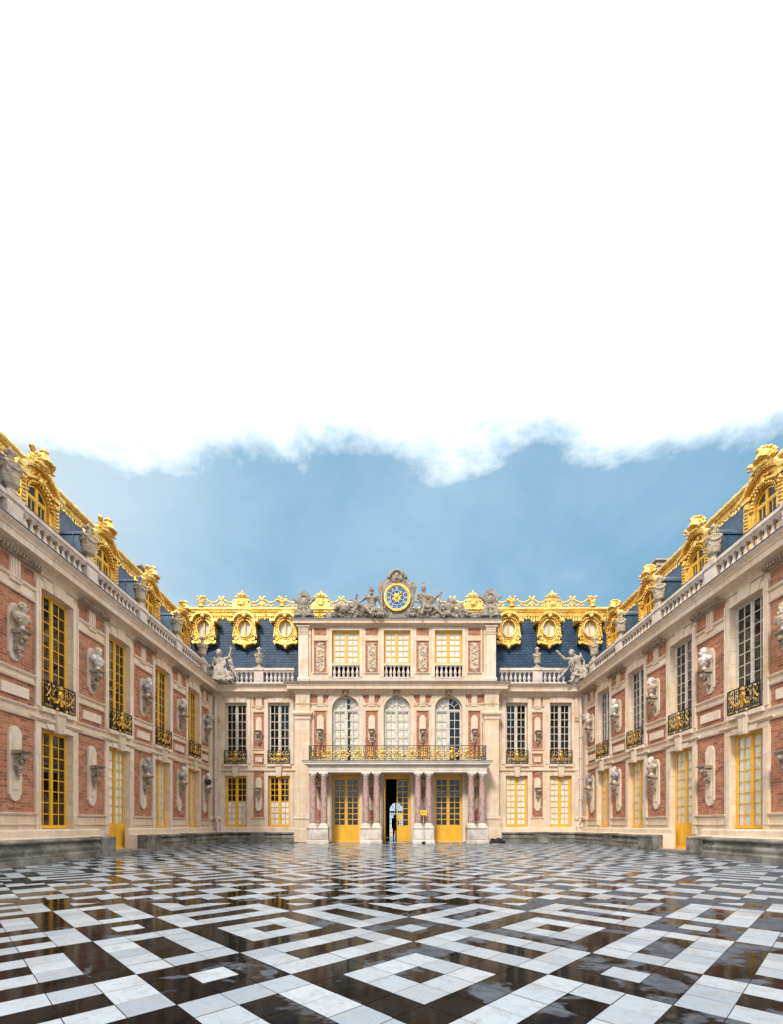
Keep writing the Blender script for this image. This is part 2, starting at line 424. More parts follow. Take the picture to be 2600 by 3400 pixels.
def wall_mb(x0, x1, z0, z1, ops):
    """front sheet with recesses; op = (xa, xb, za, zb, depth, arched)"""
    mb = MB(); xs = {x0, x1}; zs = {z0, z1}
    for o in ops:
        xs |= {o[0], o[1]}; zs |= {o[2], o[3]}
        if o[5]: zs.add(o[3] - (o[1] - o[0]) / 2)
    xs = sorted(x for x in xs if x0 <= x <= x1); zs = sorted(z for z in zs if z0 <= z <= z1)
    def at(x, z):
        for i, o in enumerate(ops):
            if o[0] < x < o[1] and o[2] < z < o[3]: return i
        return -1
    g = [[at((xs[i] + xs[i + 1]) / 2, (zs[j] + zs[j + 1]) / 2) for j in range(len(zs) - 1)] for i in range(len(xs) - 1)]
    def arch(i, zm): return i >= 0 and ops[i][5] and zm > ops[i][3] - (ops[i][1] - ops[i][0]) / 2
    for i in range(len(xs) - 1):
        for j in range(len(zs) - 1):
            a, b, c, d = xs[i], xs[i + 1], zs[j], zs[j + 1]; k = g[i][j]
            if k < 0: mb.add([(a, 0, c), (b, 0, c), (b, 0, d), (a, 0, d)], [(0, 1, 2, 3)])
            elif not arch(k, (c + d) / 2):
                D = ops[k][4]; nb = lambda ii, jj: (g[ii][jj] if 0 <= ii < len(xs) - 1 and 0 <= jj < len(zs) - 1 else -1)
                if nb(i - 1, j) != k: mb.add([(a, 0, c), (a, D, c), (a, D, d), (a, 0, d)], [(0, 1, 2, 3)])
                if nb(i + 1, j) != k: mb.add([(b, 0, c), (b, D, c), (b, D, d), (b, 0, d)], [(0, 1, 2, 3)])
                if nb(i, j - 1) != k: mb.add([(a, 0, c), (a, D, c), (b, D, c), (b, 0, c)], [(0, 1, 2, 3)])
                if nb(i, j + 1) != k: mb.add([(a, 0, d), (a, D, d), (b, D, d), (b, 0, d)], [(0, 1, 2, 3)])
    for o in ops:
        if o[5]:
            r = (o[1] - o[0]) / 2; cx, cz = o[0] + r, o[3] - r; D = o[4]
            for a0, a1, ex in ((180, 90, o[0]), (0, 90, o[1])):
                ar = arc(cx, cz, r, a0, a1, 10)
                for (xa, za), (xb, zb) in zip(ar, ar[1:]):
                    mb.add([(xa, 0, za), (xb, 0, zb), (ex, 0, o[3])], [(0, 1, 2)])
                    mb.add([(xa, 0, za), (xa, D, za), (xb, D, zb), (xb, 0, zb)], [(0, 1, 2, 3)])
    return mb

def bars(mb, x0, x1, z0, z1, cols, rows, w, d0, d1):
    for i in range(1, cols):
        x = x0 + (x1 - x0) * i / cols; mb.box(x - w / 2, x + w / 2, d0, d1, z0, z1)
    for j in range(1, rows):
        z = z0 + (z1 - z0) * j / rows; mb.box(x0, x1, d0 - .003, d1 - .003, z - w / 2, z + w / 2)

def window(rt, name, x, w, z0, z1, rows, mat, d=-.2, panel=0., arched=False, transom=0., parent=None, fw=.058, curtain=None, dep=.22, plain=False, bw=.024, label=None):
    """casement window or glazed door: one frame mesh, its panes and what hangs behind them as sub-parts"""
    mb = MB(); xa, xb = x - w / 2 + .004, x + w / 2 - .004; zb = z1 - .004
    D0, D1 = d - .03, d + .018
    zt = zb - w / 2 if arched else zb
    mb.box(xa, xa + fw, D0, D1, z0, zt); mb.box(xb - fw, xb, D0, D1, z0, zt)
    mb.box(xa - (.03 if not panel else 0), xb + (.03 if not panel else 0), D0 - .003, D1 + .05, z0 + .003, z0 + fw * 1.15)
    top = zt
    if arched:
        r = w / 2 - .004; cx = x
        o = arc(cx, zt, r, 0, 180, 20); i_ = arc(cx, zt, r - fw, 0, 180, 20)
        mb.prism(o + i_[::-1], D0, D1)
        mb.box(xa + fw, xb - fw, D0 - .004, D1 + .01, zt - .05, zt + .05)
        mb.box(x - .05, x + .05, D0 + .004, D1 + .012, zt + .05, zt + r - fw * .5)
        if not plain:
          pass
        i2 = arc(cx, zt, r * .5, 3, 177, 14); i3 = arc(cx, zt, r * .5 - .03, 3, 177, 14)
        if not plain: mb.prism(i2 + i3[::-1], D0 + .01, D1 - .01)
        for a in (() if plain else (35, 62, 118, 145)):
            c, s_ = math.cos(rad(a)), math.sin(rad(a)); px, pz = -s_ * .014, c * .014
            p0, p1 = (cx + c * r * .48, zt + s_ * r * .48), (cx + c * (r - fw * .6), zt + s_ * (r - fw * .6))
            mb.prism([(p0[0] + px, p0[1] + pz), (p1[0] + px, p1[1] + pz), (p1[0] - px, p1[1] - pz), (p0[0] - px, p0[1] - pz)], D0 + .012, D1 - .012)
        top = zt - .05
    else:
        mb.box(xa + .001, xb - .001, D0 + .002, D1 - .002, zb - fw - transom, zb)
        top = zb - fw - transom
    mid = x
    mb.box(mid - fw * .62, mid + fw * .62, D0 + .006, D1 + .02, z0 + fw, top)
    for s_ in (-1, 1):
        la, lb = (xa + fw, mid - fw * .62) if s_ < 0 else (mid + fw * .62, xb - fw)
        zl = z0 + fw * 1.15
        if panel:
            mb.box(la, lb, D0 + .01, D1 - .008, zl, z0 + panel)
            mb.box(la + .07, lb - .07, D1 - .008, D1 + .004, zl + .1, z0 + panel - .12)
            zl = z0 + panel
        st = .03 if bw < .03 else .042
        mb.box(la, la + st, D0 + .012, D1 - .005, zl, top); mb.box(lb - st, lb, D0 + .012, D1 - .005, zl, top)
        mb.box(la + st, lb - st, D0 + .014, D1 - .008, zl, zl + st * 1.3); mb.box(la + st, lb - st, D0 + .014, D1 - .008, top - st, top)
        bars(mb, la + st, lb - st, zl + st, top - st, 2, rows, bw, D0 + .016, D1 - .010)
    f = rt.part(name, mb, mat, parent, label)
    pm = MB(); pb = z0 + (panel or fw)
    if arched:
        pm.prism([(xa + fw * .5, pb), (xb - fw * .5, pb)] + arc(x, zt, w / 2 - fw * .6, 0, 180, 20), d - .012, d - .006)
    else: pm.box(xa + fw * .5, xb - fw * .5, d - .012, d - .006, pb, top + .01)
    rt.part('pane', pm, 'glass', f)
    if curtain:
        m, c0, c1 = curtain
        cm = MB(); n = 22; zz0, zz1 = z0 + (z1 - z0) * c0, z0 + (z1 - z0) * c1 - .02
        pts = [(xa + .01 + (xb - xa - .02) * i / n, d - .035 - (.012 * math.sin(i * 1.9) + .006 * R.random() if m != 'blind' else 0)) for i in range(n + 1)]
        vs = [(px, -pd, z) for z in (zz0, zz1) for px, pd in pts] + [(px, -pd + .004, z) for z in (zz0, zz1) for px, pd in pts]
        k = n + 1
        cm.add(vs, [(i, i + 1, k + i + 1, k + i) for i in range(n)] + [(2 * k + i, 3 * k + i, 3 * k + i + 1, 2 * k + i + 1) for i in range(n)], True)
        rt.part('curtain' if m == 'curtain' else 'blind', cm, m, f)
    return f

def surround(rt, x, w, z0, z1, ears=True):
    mb = MB(); b = .17; p = .035
    mb.box(x - w / 2 - b, x - w / 2 - .003, -.01, p, z0, z1); mb.box(x + w / 2 + .003, x + w / 2 + b, -.01, p, z0, z1)
    mb.box(x - w / 2 - b - .05, x - w / 2 - b - .001, -.01, p + .02, z0, z1 + .12); mb.box(x + w / 2 + b + .001, x + w / 2 + b + .05, -.01, p + .02, z0, z1 + .12)
    t = z1 + .004
    mb.prism([(x - .2, t), (x + .2, t), (x + .27, t + .36), (x - .27, t + .36)], -.01, .085)
    for s_ in (-1, 1):
        pl = [(x + s_ * .205, t), (x + s_ * .52, t), (x + s_ * .68, t + .33), (x + s_ * .276, t + .33)]
        mb.prism(pl, -.01, .062)
        q = [(x + s_ * .525, t + .001), (x + s_ * (w / 2 + b), t + .001), (x + s_ * (w / 2 + b), t + .2), (x + s_ * .615, t + .2)]
        mb.prism(q, -.01, .036)
    return rt.part('window_surround', mb, 'trim')

def lower_head(rt, x, w, z1):
    mb = MB(); t = z1 + .004; b = .2
    mb.box(x - w / 2 - b, x - w / 2 - .003, -.01, .033, .66, z1); mb.box(x + w / 2 + .003, x + w / 2 + b, -.01, .033, .66, z1)
    for s_ in (-1, 1):
        mb.prism([(x + s_ * .17, t), (x + s_ * .44, t), (x + s_ * .53, t + .17), (x + s_ * .2, t + .17)], -.01, .07)
        mb.prism([(x + s_ * .445, t + .001), (x + s_ * (w / 2 + b), t + .001), (x + s_ * (w / 2 + b), t + .13), (x + s_ * .505, t + .13)], -.01, .037)
        a, c = sorted((x + s_ * .2, x + s_ * (w / 2 + .42)))
        mb.path([(a, 0), (c, 0)], [(-.01, 4.12), (.05, 4.13), (.075, 4.17), (.10, 4.18), (.10, 4.22), (-.01, 4.235)])
    rt.part('string_course', mb, 'trim')
    kb = MB()
    kb.prism([(x - .125, z1 - .06), (x + .125, z1 - .06), (x + .185, 4.4), (x - .185, 4.4)], -.005, .15)
    for i in (-1, 0, 1):
        kb.prism([(x + i * .07 - .014, z1), (x + i * .07 + .014, z1), (x + i * .095 + .02, 4.36), (x + i * .095 - .02, 4.36)], .149, .175)
    kb.path([(x - .19, 0), (x + .19, 0)], [(-.005, 4.4), (.17, 4.4), (.21, 4.46), (.21, 4.52), (-.005, 4.52)])
    kb.box(x - w / 2 - .06, x - .195, -.005, .12, 4.42, 4.555); kb.box(x + .195, x + w / 2 + .06, -.005, .12, 4.42, 4.555)
    rt.part('keystone_bracket', kb, 'pale')

BALC = {}
def balconet(rt, x, w, d=.1):
    key = round(w, 2)
    if key not in BALC:
        ir = MB(); h = .80; a = w / 2
        ir.box(-a, a, -.014, .014, h - .03, h); ir.box(-a, a, -.012, .012, 0, .03); ir.box(-a, a, -.010, .010, .1, .125)
        for s_ in (-1, 1):
            ir.box(s_ * a - .014, s_ * a + .014, -.013, .013, .03, h - .03)
            ir.box(s_ * (a - .3) - .01, s_ * (a - .3) + .01, -.011, .011, .03, h - .03)
            ir.box(s_ * a - .012, s_ * a + .012, -.10, -.014, h - .03, h - .005); ir.box(s_ * a - .012, s_ * a + .012, -.10, -.014, .03, .05)
        for i in range(1, 14):
            xx = -a + w * i / 14; ir.box(xx - .006, xx + .006, -.006, .006, .03, h - .03)
        for i in range(7):
            for zc, rr in ((.66, .065), (.40, .085), (.2, .07)):
                xx = -a + w * (i + .5) / 7
                ir.tube([(xx + rr * math.cos(t * PI / 5), 0, zc + rr * math.sin(t * PI / 5)) for t in range(10)], .011, 4, True)
        g = MB()
        g.ell((0, -.02, .5), (.115, .035, .125), 12)
        for k in range(12):
            t = k * PI / 6; g.cap((.11 * math.cos(t), -.02, .5 + .12 * math.sin(t)), (.16 * math.cos(t), -.02, .5 + .17 * math.sin(t)), .014, .006, 5)
        g.prism([(-.075, .36), (.075, .36), (.065, .16), (0, .12), (-.065, .16)], .015, .045)
        g.ell((0, -.02, .69), (.085, .03, .04), 8); g.cap((-.05, -.02, .72), (-.06, -.02, .755), .018); g.cap((.05, -.02, .72), (.06, -.02, .755), .018); g.cap((0, -.02, .72), (0, -.02, .765), .02)
        for s_ in (-1, 1):
            g.tube([(s_ * (.1 + .14 * (1 - math.cos(t * .3)) * .9 + .02 * t), -.02, .36 - .1 * math.sin(t * .62) - .018 * t) for t in range(9)], [.03, .03, .032, .03, .03, .028, .024, .02, .014], 6)
            g.tube([(s_ * (.28 + .07 * math.cos(t)), -.018, .27 + .07 * math.sin(t)) for t in [k * .7 for k in range(8)]], .02, 5)
            c = s_ * (a - .155)
            g.cap((c - .09, -.015, .33), (c + .09, -.015, .6), .015); g.cap((c + .09, -.015, .33), (c - .09, -.015, .6), .015)
            g.ell((c, -.015, .25), (.05, .02, .05), 7); g.ell((c, -.015, .68), (.035, .02, .05), 7)
            for q in (-.07, .07):
                g.tube([(c + q + .05 * math.cos(t * PI / 4), -.012, .065 + .03 * math.sin(t * PI / 4)) for t in range(8)], .011, 4, True)
            g.ell((s_ * .2, -.05, .02), .045, 9)
            for zz, xx in ((.62, .22), (.7, .3), (.55, .28), (.46, .31)): g.ell((s_ * xx, -.014, zz), (.03, .014, .04), 6)
        BALC[key] = (ir.mesh('balconet', 'iron'), g.mesh('gilded_emblem', 'gilt'))
    ime, gme = BALC[key]
    o = rt.inst('balconet', ime, (x, -d, 4.57))
    link('gilded_emblem', gme, o)

CONS = None
def console(rt, x, zs, zt, zb, w=.21):
    """bracket for a bust with its round-ended backing plaque"""
    global CONS
    pl = MB()
    pts = [(x - w, zb + .22)] + [(x - w + .04, zb + .22)] + arc(x, zb + .2, w - .045, 180, 360, 12) + [(x + w - .04, zb + .22), (x + w, zb + .22),
          (x + w, zt - .2), (x + w - .03, zt - .2)] + arc(x, zt - .2, w - .035, 0, 180, 12) + [(x - w + .03, zt - .2), (x - w, zt - .2)]
    pl.prism(pts, -.04, .03)
    pl.box(x - w * .5, x + w * .5, .02, .05, max(zb + .35, zs - 1.25), zt - .35)
    p = rt.part('wall_plaque', pl, 'pale')
    if CONS is None:
        mb = MB()
        mb.path([(-.17, 0), (.17, 0)], [(-.02, -.10), (.24, -.10), (.28, -.06), (.33, -.04), (.34, 0), (-.02, 0)])
        mb.xprism([(0, -.1), (.24, -.1), (.27, -.16), (.25, -.23), (.17, -.27), (.12, -.34), (.115, -.42), (.14, -.47), (.13, -.53), (.07, -.56), (0, -.56)], -.11, .11)
        for s_ in (-1, 1):
            mb.tube([(s_ * .115, -(.18 + r * math.cos(t)), -.18 + r * math.sin(t)) for t, r in [(k * .6, .085 - k * .0055) for k in range(14)]], .02, 5)
            mb.tube([(s_ * .115, -(.1 + r * math.cos(t)), -.49 + r * math.sin(t)) for t, r in [(k * .7, .05 - k * .004) for k in range(10)]], .015, 5)
        mb.ell((0, -.26, -.19), (.09, .05, .09), 8); mb.ell((-.05, -.2, -.3), (.05, .04, .07), 7); mb.ell((.05, -.2, -.3), (.05, .04, .07), 7)
        for z, r in ((-.59, .085), (-.67, .06), (-.735, .04), (-.78, .025)): mb.ell((0, -.07, z), (r, r * .8, .05), 8)
        CONS = mb.mesh('bust_console', 'console')
    rt.inst('bust_console', CONS, (x, -.045, zs), p)

def brick(rt, ops, x, w, za, zb, frame=True, tablet=False):
    ops.append((x - w / 2, x + w / 2, za, zb, .035, False))
    mb = MB(); mb.box(x - w / 2 + .001, x + w / 2 - .001, -.2, -.033, za + .001, zb - .001)
    o = rt.part('brick_panel', mb, 'brick')
    if frame:
        f = MB(); b = .055; a, c = x - w / 2, x + w / 2
        f.path([(a - b, 0), (c + b, 0)], [(-.01, zb + .003), (.028, zb + .003), (.05, zb + b), (-.01, zb + b + .01)])
        f.box(a - b, a - .003, -.01, .024, za - .002, zb); f.box(c + .003, c + b, -.01, .024, za - .002, zb)
        f.path([(a - b, 0), (c + b, 0)], [(-.01, za - .09), (.03, za - .08), (.07, za - .03), (.07, za - .006), (-.01, za - .002)])
        rt.part('panel_frame', f, 'trim')
    if tablet:
        t = MB(); t.box(x - w * .33, x + w * .33, -.04, .035, (za + zb) / 2 - .15, (za + zb) / 2 + .15)
        rt.part('stone_tablet', t, 'pale')
    return o

def frieze(rt, ops, x, w):
    pw = .17 if w > 1 else .19
    for s_ in (-1, 1):
        a, c = sorted((x + s_ * pw, x + s_ * w / 2))
        brick(rt, ops, (a + c) / 2, c - a, 7.98, 8.46, frame=False)
    mb = MB()
    mb.box(x - pw + .003, x + pw - .003, -.01, .03, 7.96, 8.5)
    for i in (-1, 0, 1): mb.box(x + i * .1 - .022, x + i * .1 + .022, .029, .05, 7.99, 8.47)
    a = w / 2 + .07
    mb.path([(x - a, 0), (x + a, 0)], [(-.01, 7.88), (.04, 7.88), (.07, 7.93), (.07, 7.955), (-.01, 7.96)])
    mb.box(x - .2, x + .2, -.01, .045, 7.80, 7.875)
    for i in range(6): mb.box(x - .18 + i * .068, x - .15 + i * .068, .044, .06, 7.8, 7.87)
    rt.part('frieze_triglyph', mb, 'trim')

CORN = [(-.05, 8.5), (.06, 8.5), (.07, 8.55), (.12, 8.60), (.13, 8.66), (.2, 8.70), (.42, 8.72), (.43, 8.70), (.44, 8.87), (.47, 8.89), (.49, 8.94), (.56, 9.0), (.60, 9.03), (.60, 9.055), (-.05, 9.055)]
LEADP = [(-.3, 9.058), (.62, 9.058), (.62, 9.085), (-.3, 9.11)]
DECKZ = 9.1
def dentils(rt, xa, xb):
    mb = MB(); mb.box(xa, xb, .05, .16, 8.47, 8.535)
    n = int((xb - xa) / .105)
    for i in range(n): x = xa + .03 + (xb - xa - .06) * i / n; mb.box(x, x + .055, .15, .25, 8.5, 8.60)
    rt.part('dentil_band', mb, 'console')

BALU = None
def balustrade(rt, segs, peds, d=-.1, ends=()):
    """segs: (xa, xb) runs of balusters; peds: pedestal centres"""
    global BALU
    if BALU is None:
        b = MB(); b.box(-.075, .075, -.075, .075, 0, .06); b.box(-.08, .08, -.08, .08, .55, .6)
        b.lathe([(.05, .06), (.065, .08), (.05, .11), (.075, .15), (.098, .22), (.09, .29), (.06, .38), (.045, .45), (.043, .5), (.062, .515), (.05, .53), (.07, .55)], seg=12)
        BALU = b.mesh('baluster', 'balus')
    xa, xb = min(s_[0] for s_ in segs), max(s_[1] for s_ in segs)
    for p in peds: xa, xb = min(xa, p - .28), max(xb, p + .28)
    mb = MB()
    y = -d
    mb.path([(xa, y), (xb, y)], [(-.14, 9.09), (.14, 9.09), (.14, 9.3), (.11, 9.345), (-.11, 9.345), (-.14, 9.3)])
    mb.path([(xa, y), (xb, y)], [(-.1, 9.945), (.10, 9.945), (.12, 10.0), (.16, 10.03), (.16, 10.10), (.12, 10.15), (.12, 10.19), (-.12, 10.19), (-.16, 10.03)])
    for p in peds:
        mb.box(p - .27, p + .27, d - .15, d + .15, 9.3, 9.96); mb.box(p - .21, p + .21, d + .149, d + .165, 9.42, 9.88)
        mb.box(p - .30, p + .30, d - .175, d + .175, 10.04, 10.2); mb.box(p - .29, p + .29, d - .165, d + .165, 9.092, 9.31)
    o = rt.part('balustrade', mb, 'balus')
    for a, b in segs:
        n = max(1, round((b - a) / .25))
        for i in range(n): rt.inst('baluster', BALU, (a + (b - a) * (i + .5) / n, y, 9.345), o)
    cap = MB(); cap.path([(xa, y), (xb, y)], [(-.13, 10.192), (.135, 10.192), (.135, 10.205), (-.13, 10.205)])
    rt.part('lead_capping', cap, 'lead', o)
    return o
# ------------------------------------------------------------------ gilded roof work
def leafy(mb, x0, x1, y, z, step=.16, size=.07, seed=1, drop=.0):
    r = random.Random(seed); n = int((x1 - x0) / step)
    for i in range(n + 1):
        x = x0 + (x1 - x0) * i / max(1, n)
        mb.ell((x, y, z + r.uniform(-.02, .02) - drop * abs(math.sin(i * 1.3))), (size * r.uniform(.7, 1.2), .04, size * r.uniform(.7, 1.3)), 6, Matrix.Rotation(r.uniform(-.6, .6), 3, 'Y'))

TROPHY = None
def wing_dormer(rt, x, barrel):
    """tall gilded dormer with arched window, studded pilasters, curved pediment and helmet trophy"""
    global TROPHY
    F = -.58                                              # front face
    g = MB(); w2 = .78; zs = 11.2; ri = .43
    outer = [(x + w2, 9.15)] + [(x + w2, 11.7)] + arc(x, 11.7, w2, 0, 180, 16, .44) + [(x - w2, 11.7), (x - w2, 9.15)]
    inner = [(x + ri, 9.6), (x + ri, zs)] + arc(x, zs, ri, 0, 180, 16) + [(x - ri, zs), (x - ri, 9.6)]
    g.ring(outer, inner, F - .14, F)
    for s_ in (-1, 1):
        g.box(x + s_ * .56, x + s_ * .78, F, F + .07, 9.15, 11.55)
        for k in range(17): g.ell((x + s_ * .67, -(F + .075), 9.5 + k * .115), (.085, .04, .04), 6)
        g.box(x + s_ * .52, x + s_ * .86, F - .1, F + .13, 11.56, 11.70)
        for k in range(7): g.ell((x + s_ * (.67 + R.uniform(-.08, .08)), -(F + .09), 11.44 + R.uniform(-.08, .08)), (.045, .05, .06), 6)
        for k in range(9): g.ell((x + s_ * (.81 + .02 * (k % 2)), -(F + .0), 11.3 - .17 * k), (.03, .05, .08), 6)
    # swept pediment: flat shoulders and a round middle
    pp = [(x - .96, 11.71), (x - .74, 11.73)] + [(x + .70 * math.cos(rad(a)), 11.71 + .46 * math.sin(rad(a)) ** 1.3) for a in range(165, 14, -15)] + [(x + .74, 11.73), (x + .96, 11.71)]
    up = [(a, b + .13) for a, b in pp]
    g.prism(pp + up[::-1], F - .16, F + .15)
    g.prism([(a, b - .05) for a, b in pp] + [(a, b + .02) for a, b in pp][::-1], F - .1, F + .12)
    for k in range(15):                                    # twisted garland round the arch
        a = rad(k * 180 / 14); g.ell((x + (ri + .07) * math.cos(a), -(F + .04), zs + (ri + .07) * math.sin(a)), (.05, .05, .05), 6)
    g.ell((x, -(F + .06), 11.80), (.10, .07, .13), 9)
    for k in range(16): g.ell((x + R.uniform(-.22, .22), -(F + .06), 11.84 + R.uniform(-.1, .14)), (R.uniform(.03, .07), .05, R.uniform(.03, .07)), 6)
    for s_ in (-1, 1):
        for k in range(5): g.ell((x + s_ * (.15 + .09 * k), -(F + .06), 11.80 - .045 * k), (.07, .05, .06), 6)
    o = rt.part('dormer', g, 'gold')
    window(rt, 'dormer_window', x, .84, 9.62, zs + ri - .02, 2, 'yellow', d=F - .09, arched=True, plain=True, parent=o, fw=.05)
    dk = MB(); dk.box(x - .6, x + .6, F - 1.5, F - 1.45, 9.3, 12.0); rt.part('dormer_dark_backing', dk, 'dark', o)  # near-black sheet in place of the unlit dormer interior
    lead = MB()
    prof = [(x - .74, 9.12), (x + .74, 9.12), (x + .74, 11.78)] + (arc(x, 11.78, .74, 8, 172, 10, .40) if barrel else [(x + .7, 11.88), (x - .7, 11.88)]) + [(x - .74, 11.78)]
    lead.ring(prof, [(x + (a - x) * .9, 9.2 + (b - 9.12) * .93) for a, b in prof], F - 2.4, F - .145)
    for k in range(4):
        for s_ in (-1, 1): lead.box(x + s_ * .74, x + s_ * .765, F - .7 - k * .5, F - .67 - k * .5, 9.2, 11.74)
    lead.box(x - .78, x + .78, F - 2.4, F - .2, 11.74, 11.80)
    rt.part('lead_cheeks', lead, 'lead', o)
    if TROPHY is None:
        t = MB()
        H = Matrix.Translation((.06, -.1, .12)) @ Matrix.Rotation(1.15, 4, 'Z') @ Matrix.Rotation(.3, 4, 'Y') @ Matrix.Scale(.95, 4); hb = MB()
        hb.lathe([(.02, .42), (.12, .40), (.19, .32), (.205, .2), (.22, .1), (.25, .04), (.24, .01), (.19, 0)], 0, 0, 0, 16); hb.ell((0, -.2, .06), (.2, .12, .03), 9)
        for k in range(8):                                  # curling plume over the crown
            a = rad(-70 + k * 27); px, pz = .05 + .25 * math.sin(a), .34 + .17 * math.cos(a) + .02 * (k % 2); hb.ell((px, .02, pz), (.085, .10, .075), 7)
            hb.cap((.05, .02, .34), (px, .02, pz), .05, .05, 6)
        t._m(hb, H)
        t.ell((0, 0, .06), (.34, .2, .12), 9); t.ell((-.24, .02, .2), (.15, .13, .16), 8); t.ell((-.16, -.05, .3), (.1, .1, .09), 7)
        t.cap((-.2, 0, .2), (-.42, -.06, .36), .06, .085); t.ell((-.44, -.07, .37), (.07, .085, .085), 8); t.cap((-.1, .06, .2), (-.2, .1, .44), .05, .06)
        t.cap((.15, 0, .04), (.46, 0, -.12), .07, .1); t.ell((.5, 0, -.14), (.09, .1, .09), 7); t.ell((-.4, 0, .02), (.13, .09, .09), 7); t.ell((-.55, 0, -.1), (.1, .08, .07), 7)
        for k in range(26): t.ell((R.uniform(-.5, .45), R.uniform(-.16, 0), R.uniform(-.06, .2)), (R.uniform(.03, .06), .05, R.uniform(.03, .05)), 6)
        TROPHY = sculpt('helmet_trophy', t, .018, 'gold', 1)
    rt.inst('helmet_trophy', TROPHY, (x, -(F + .06), 12.22), o)

def ridge(rt, xa, xb, d, z, name='gilded_ridge', seed=3, pend=True):
    g = MB(); y = -d
    g.path([(xa, y), (xb, y)], [(-.3, z - .42), (.04, z - .42), (.06, z - .36), (.02, z - .34), (.03, z - .16), (.12, z - .13), (.12, z - .1), (-.3, z - .1)])
    n = int((xb - xa) / .22)
    pts = [(xa + (xb - xa) * i / n, y - .04, z + .02) for i in range(n + 1)]
    g.tube(pts, [.135 if i % 2 else .155 for i in range(n + 1)], 9)
    for i in range(n):
        x = xa + (xb - xa) * (i + .5) / n
        if i % 3 == 0: g.ell((x, y - .035, z - .25), (.07, .03, .07), 7)
    if pend:
        r = random.Random(seed); m = int((xb - xa) / .16)
        for i in range(m):
            x = xa + (xb - xa) * (i + .5) / m; k = i % 8
            dz = [.08, .16, .12, .30, .46, .30, .12, .16][k]; g.ell((x + r.uniform(-.05, .05), y - .06, z - .44 - dz * .6), (.05, .03, .05), 6)
            g.ell((x, y - .03 - dz * .1, z - .45 - dz * .5), (.085, .035, .05 + dz * .42), 7)
    return rt.part(name, g, 'gold')

def oval_dormer(rt, x, yf, zc=12.87):
    """gilded bull's-eye dormer; yf = world depth of its front, given as d"""
    g = MB(); n = 40
    def out(i):
        a = 2 * PI * i / n; c, s_ = math.cos(a), math.sin(a)
        r = .66; xx = r * c; zz = (.86 if s_ > 0 else .72) * s_
        if zz < -.05:
            t = min(1, (-zz - .05) / .5); xx *= 1 + .24 * t * (1 if abs(c) > .15 else .9); zz *= 1.12
        return (x + xx * (1.02), zc + zz)
    ol = [out(i) for i in range(n)]
    il = [(x + .38 * math.cos(2 * PI * i / n), zc + .50 * math.sin(2 * PI * i / n)) for i in range(n)]
    g.ring(ol, il, yf - .9, yf)
    ring_ = lambda rx, rz, rr, dd: g.tube([(x + rx * math.cos(2 * PI * k / 28), -(yf + dd), zc + rz * math.sin(2 * PI * k / 28)) for k in range(28)], rr, 7, True)
    ring_(.41, .53, .05, .03); ring_(.51, .63, .03, .02)
    # stepped hood
    hp = [(x - .86, zc + .36), (x - .62, zc + .40)] + [(x + .6 * math.cos(rad(a)), zc + .42 + .44 * math.sin(rad(a))) for a in range(160, 19, -14)] + [(x + .62, zc + .40), (x + .86, zc + .36)]
    g.prism(hp + [(a, b + .14) for a, b in hp][::-1], yf - .7, yf + .2)
    g.prism([(a, b - .06) for a, b in hp] + [(a, b + .03) for a, b in hp][::-1], yf - .5, yf + .11)
    g.ell((x, -(yf + .17), zc + .7), (.13, .1, .16), 9)
    for s_ in (-1, 1):
        g.ell((x + s_ * .1, -(yf + .16), zc + .76), (.07, .06, .06), 7)
        for k in range(7): g.ell((x + s_ * (.16 + .075 * k), -(yf + .08), zc + .62 - .012 * k * k), (.055, .045, .05), 6)
        for k in range(6): g.ell((x + s_ * (.63 + .01 * k), -(yf + .02), zc + .22 - .1 * k), (.055, .045, .055), 6)
        g.tube([(x + s_ * (.54 + r * math.cos(t)), -(yf + .03), zc - .58 + r * math.sin(t)) for t, r in [(k * .55, .21 - k * .012) for k in range(16)]], .038, 6)
        for k in range(6): g.ell((x + s_ * R.uniform(.1, .62), -(yf + .02), zc - .62 + R.uniform(-.16, .02)), (.06, .035, .04), 6)
        g.tube([(x + s_ * (.58 + .02 * k + (.0 if k < 4 else .03)), -(yf + .02), zc + .1 - .12 * k) for k in range(7)], .045, 6)
        g.ell((x + s_ * .62, -(yf + .03), zc - .9), (.11, .06, .09), 8)
        for k in range(5): g.ell((x + s_ * (.12 + .1 * k), -(yf + .04), zc - .98 + .03 * k), (.09, .05, .10), 7, Matrix.Rotation(s_ * .7, 3, 'Y'))
    g.prism([(x - .74, zc - .72), (x + .74, zc - .72), (x + .72, zc - .86), (x + .45, zc - .92), (x + .14, zc - 1.08), (x, zc - 1.2), (x - .14, zc - 1.08), (x - .45, zc - .92), (x - .72, zc - .86)], yf - .5, yf + .015)
    g.ell((x, -(yf + .04), zc - 1.1), (.1, .06, .16), 8)
    o = rt.part('oval_dormer', g, 'gold')
    f = MB()
    f.ring([(x + .40 * math.cos(2 * PI * i / n), zc + .52 * math.sin(2 * PI * i / n)) for i in range(n)], [(x + .345 * math.cos(2 * PI * i / n), zc + .465 * math.sin(2 * PI * i / n)) for i in range(n)], yf - .16, yf - .10)
    f.box(x - .04, x + .04, yf - .15, yf - .08, zc - .44, zc + .44)
    w = rt.part('oval_window', f, 'yellow', o)
    p = MB(); p.prism([(x + .37 * math.cos(2 * PI * i / n), zc + .49 * math.sin(2 * PI * i / n)) for i in range(n)], yf - .14, yf - .135)
    rt.part('pane', p, 'glass', w)
    b = MB(); b.prism([(x + .39 * math.cos(2 * PI * i / n), zc + .51 * math.sin(2 * PI * i / n)) for i in range(n)], yf - .20, yf - .18)
    rt.part('blind', b, 'blind', w)
    return o

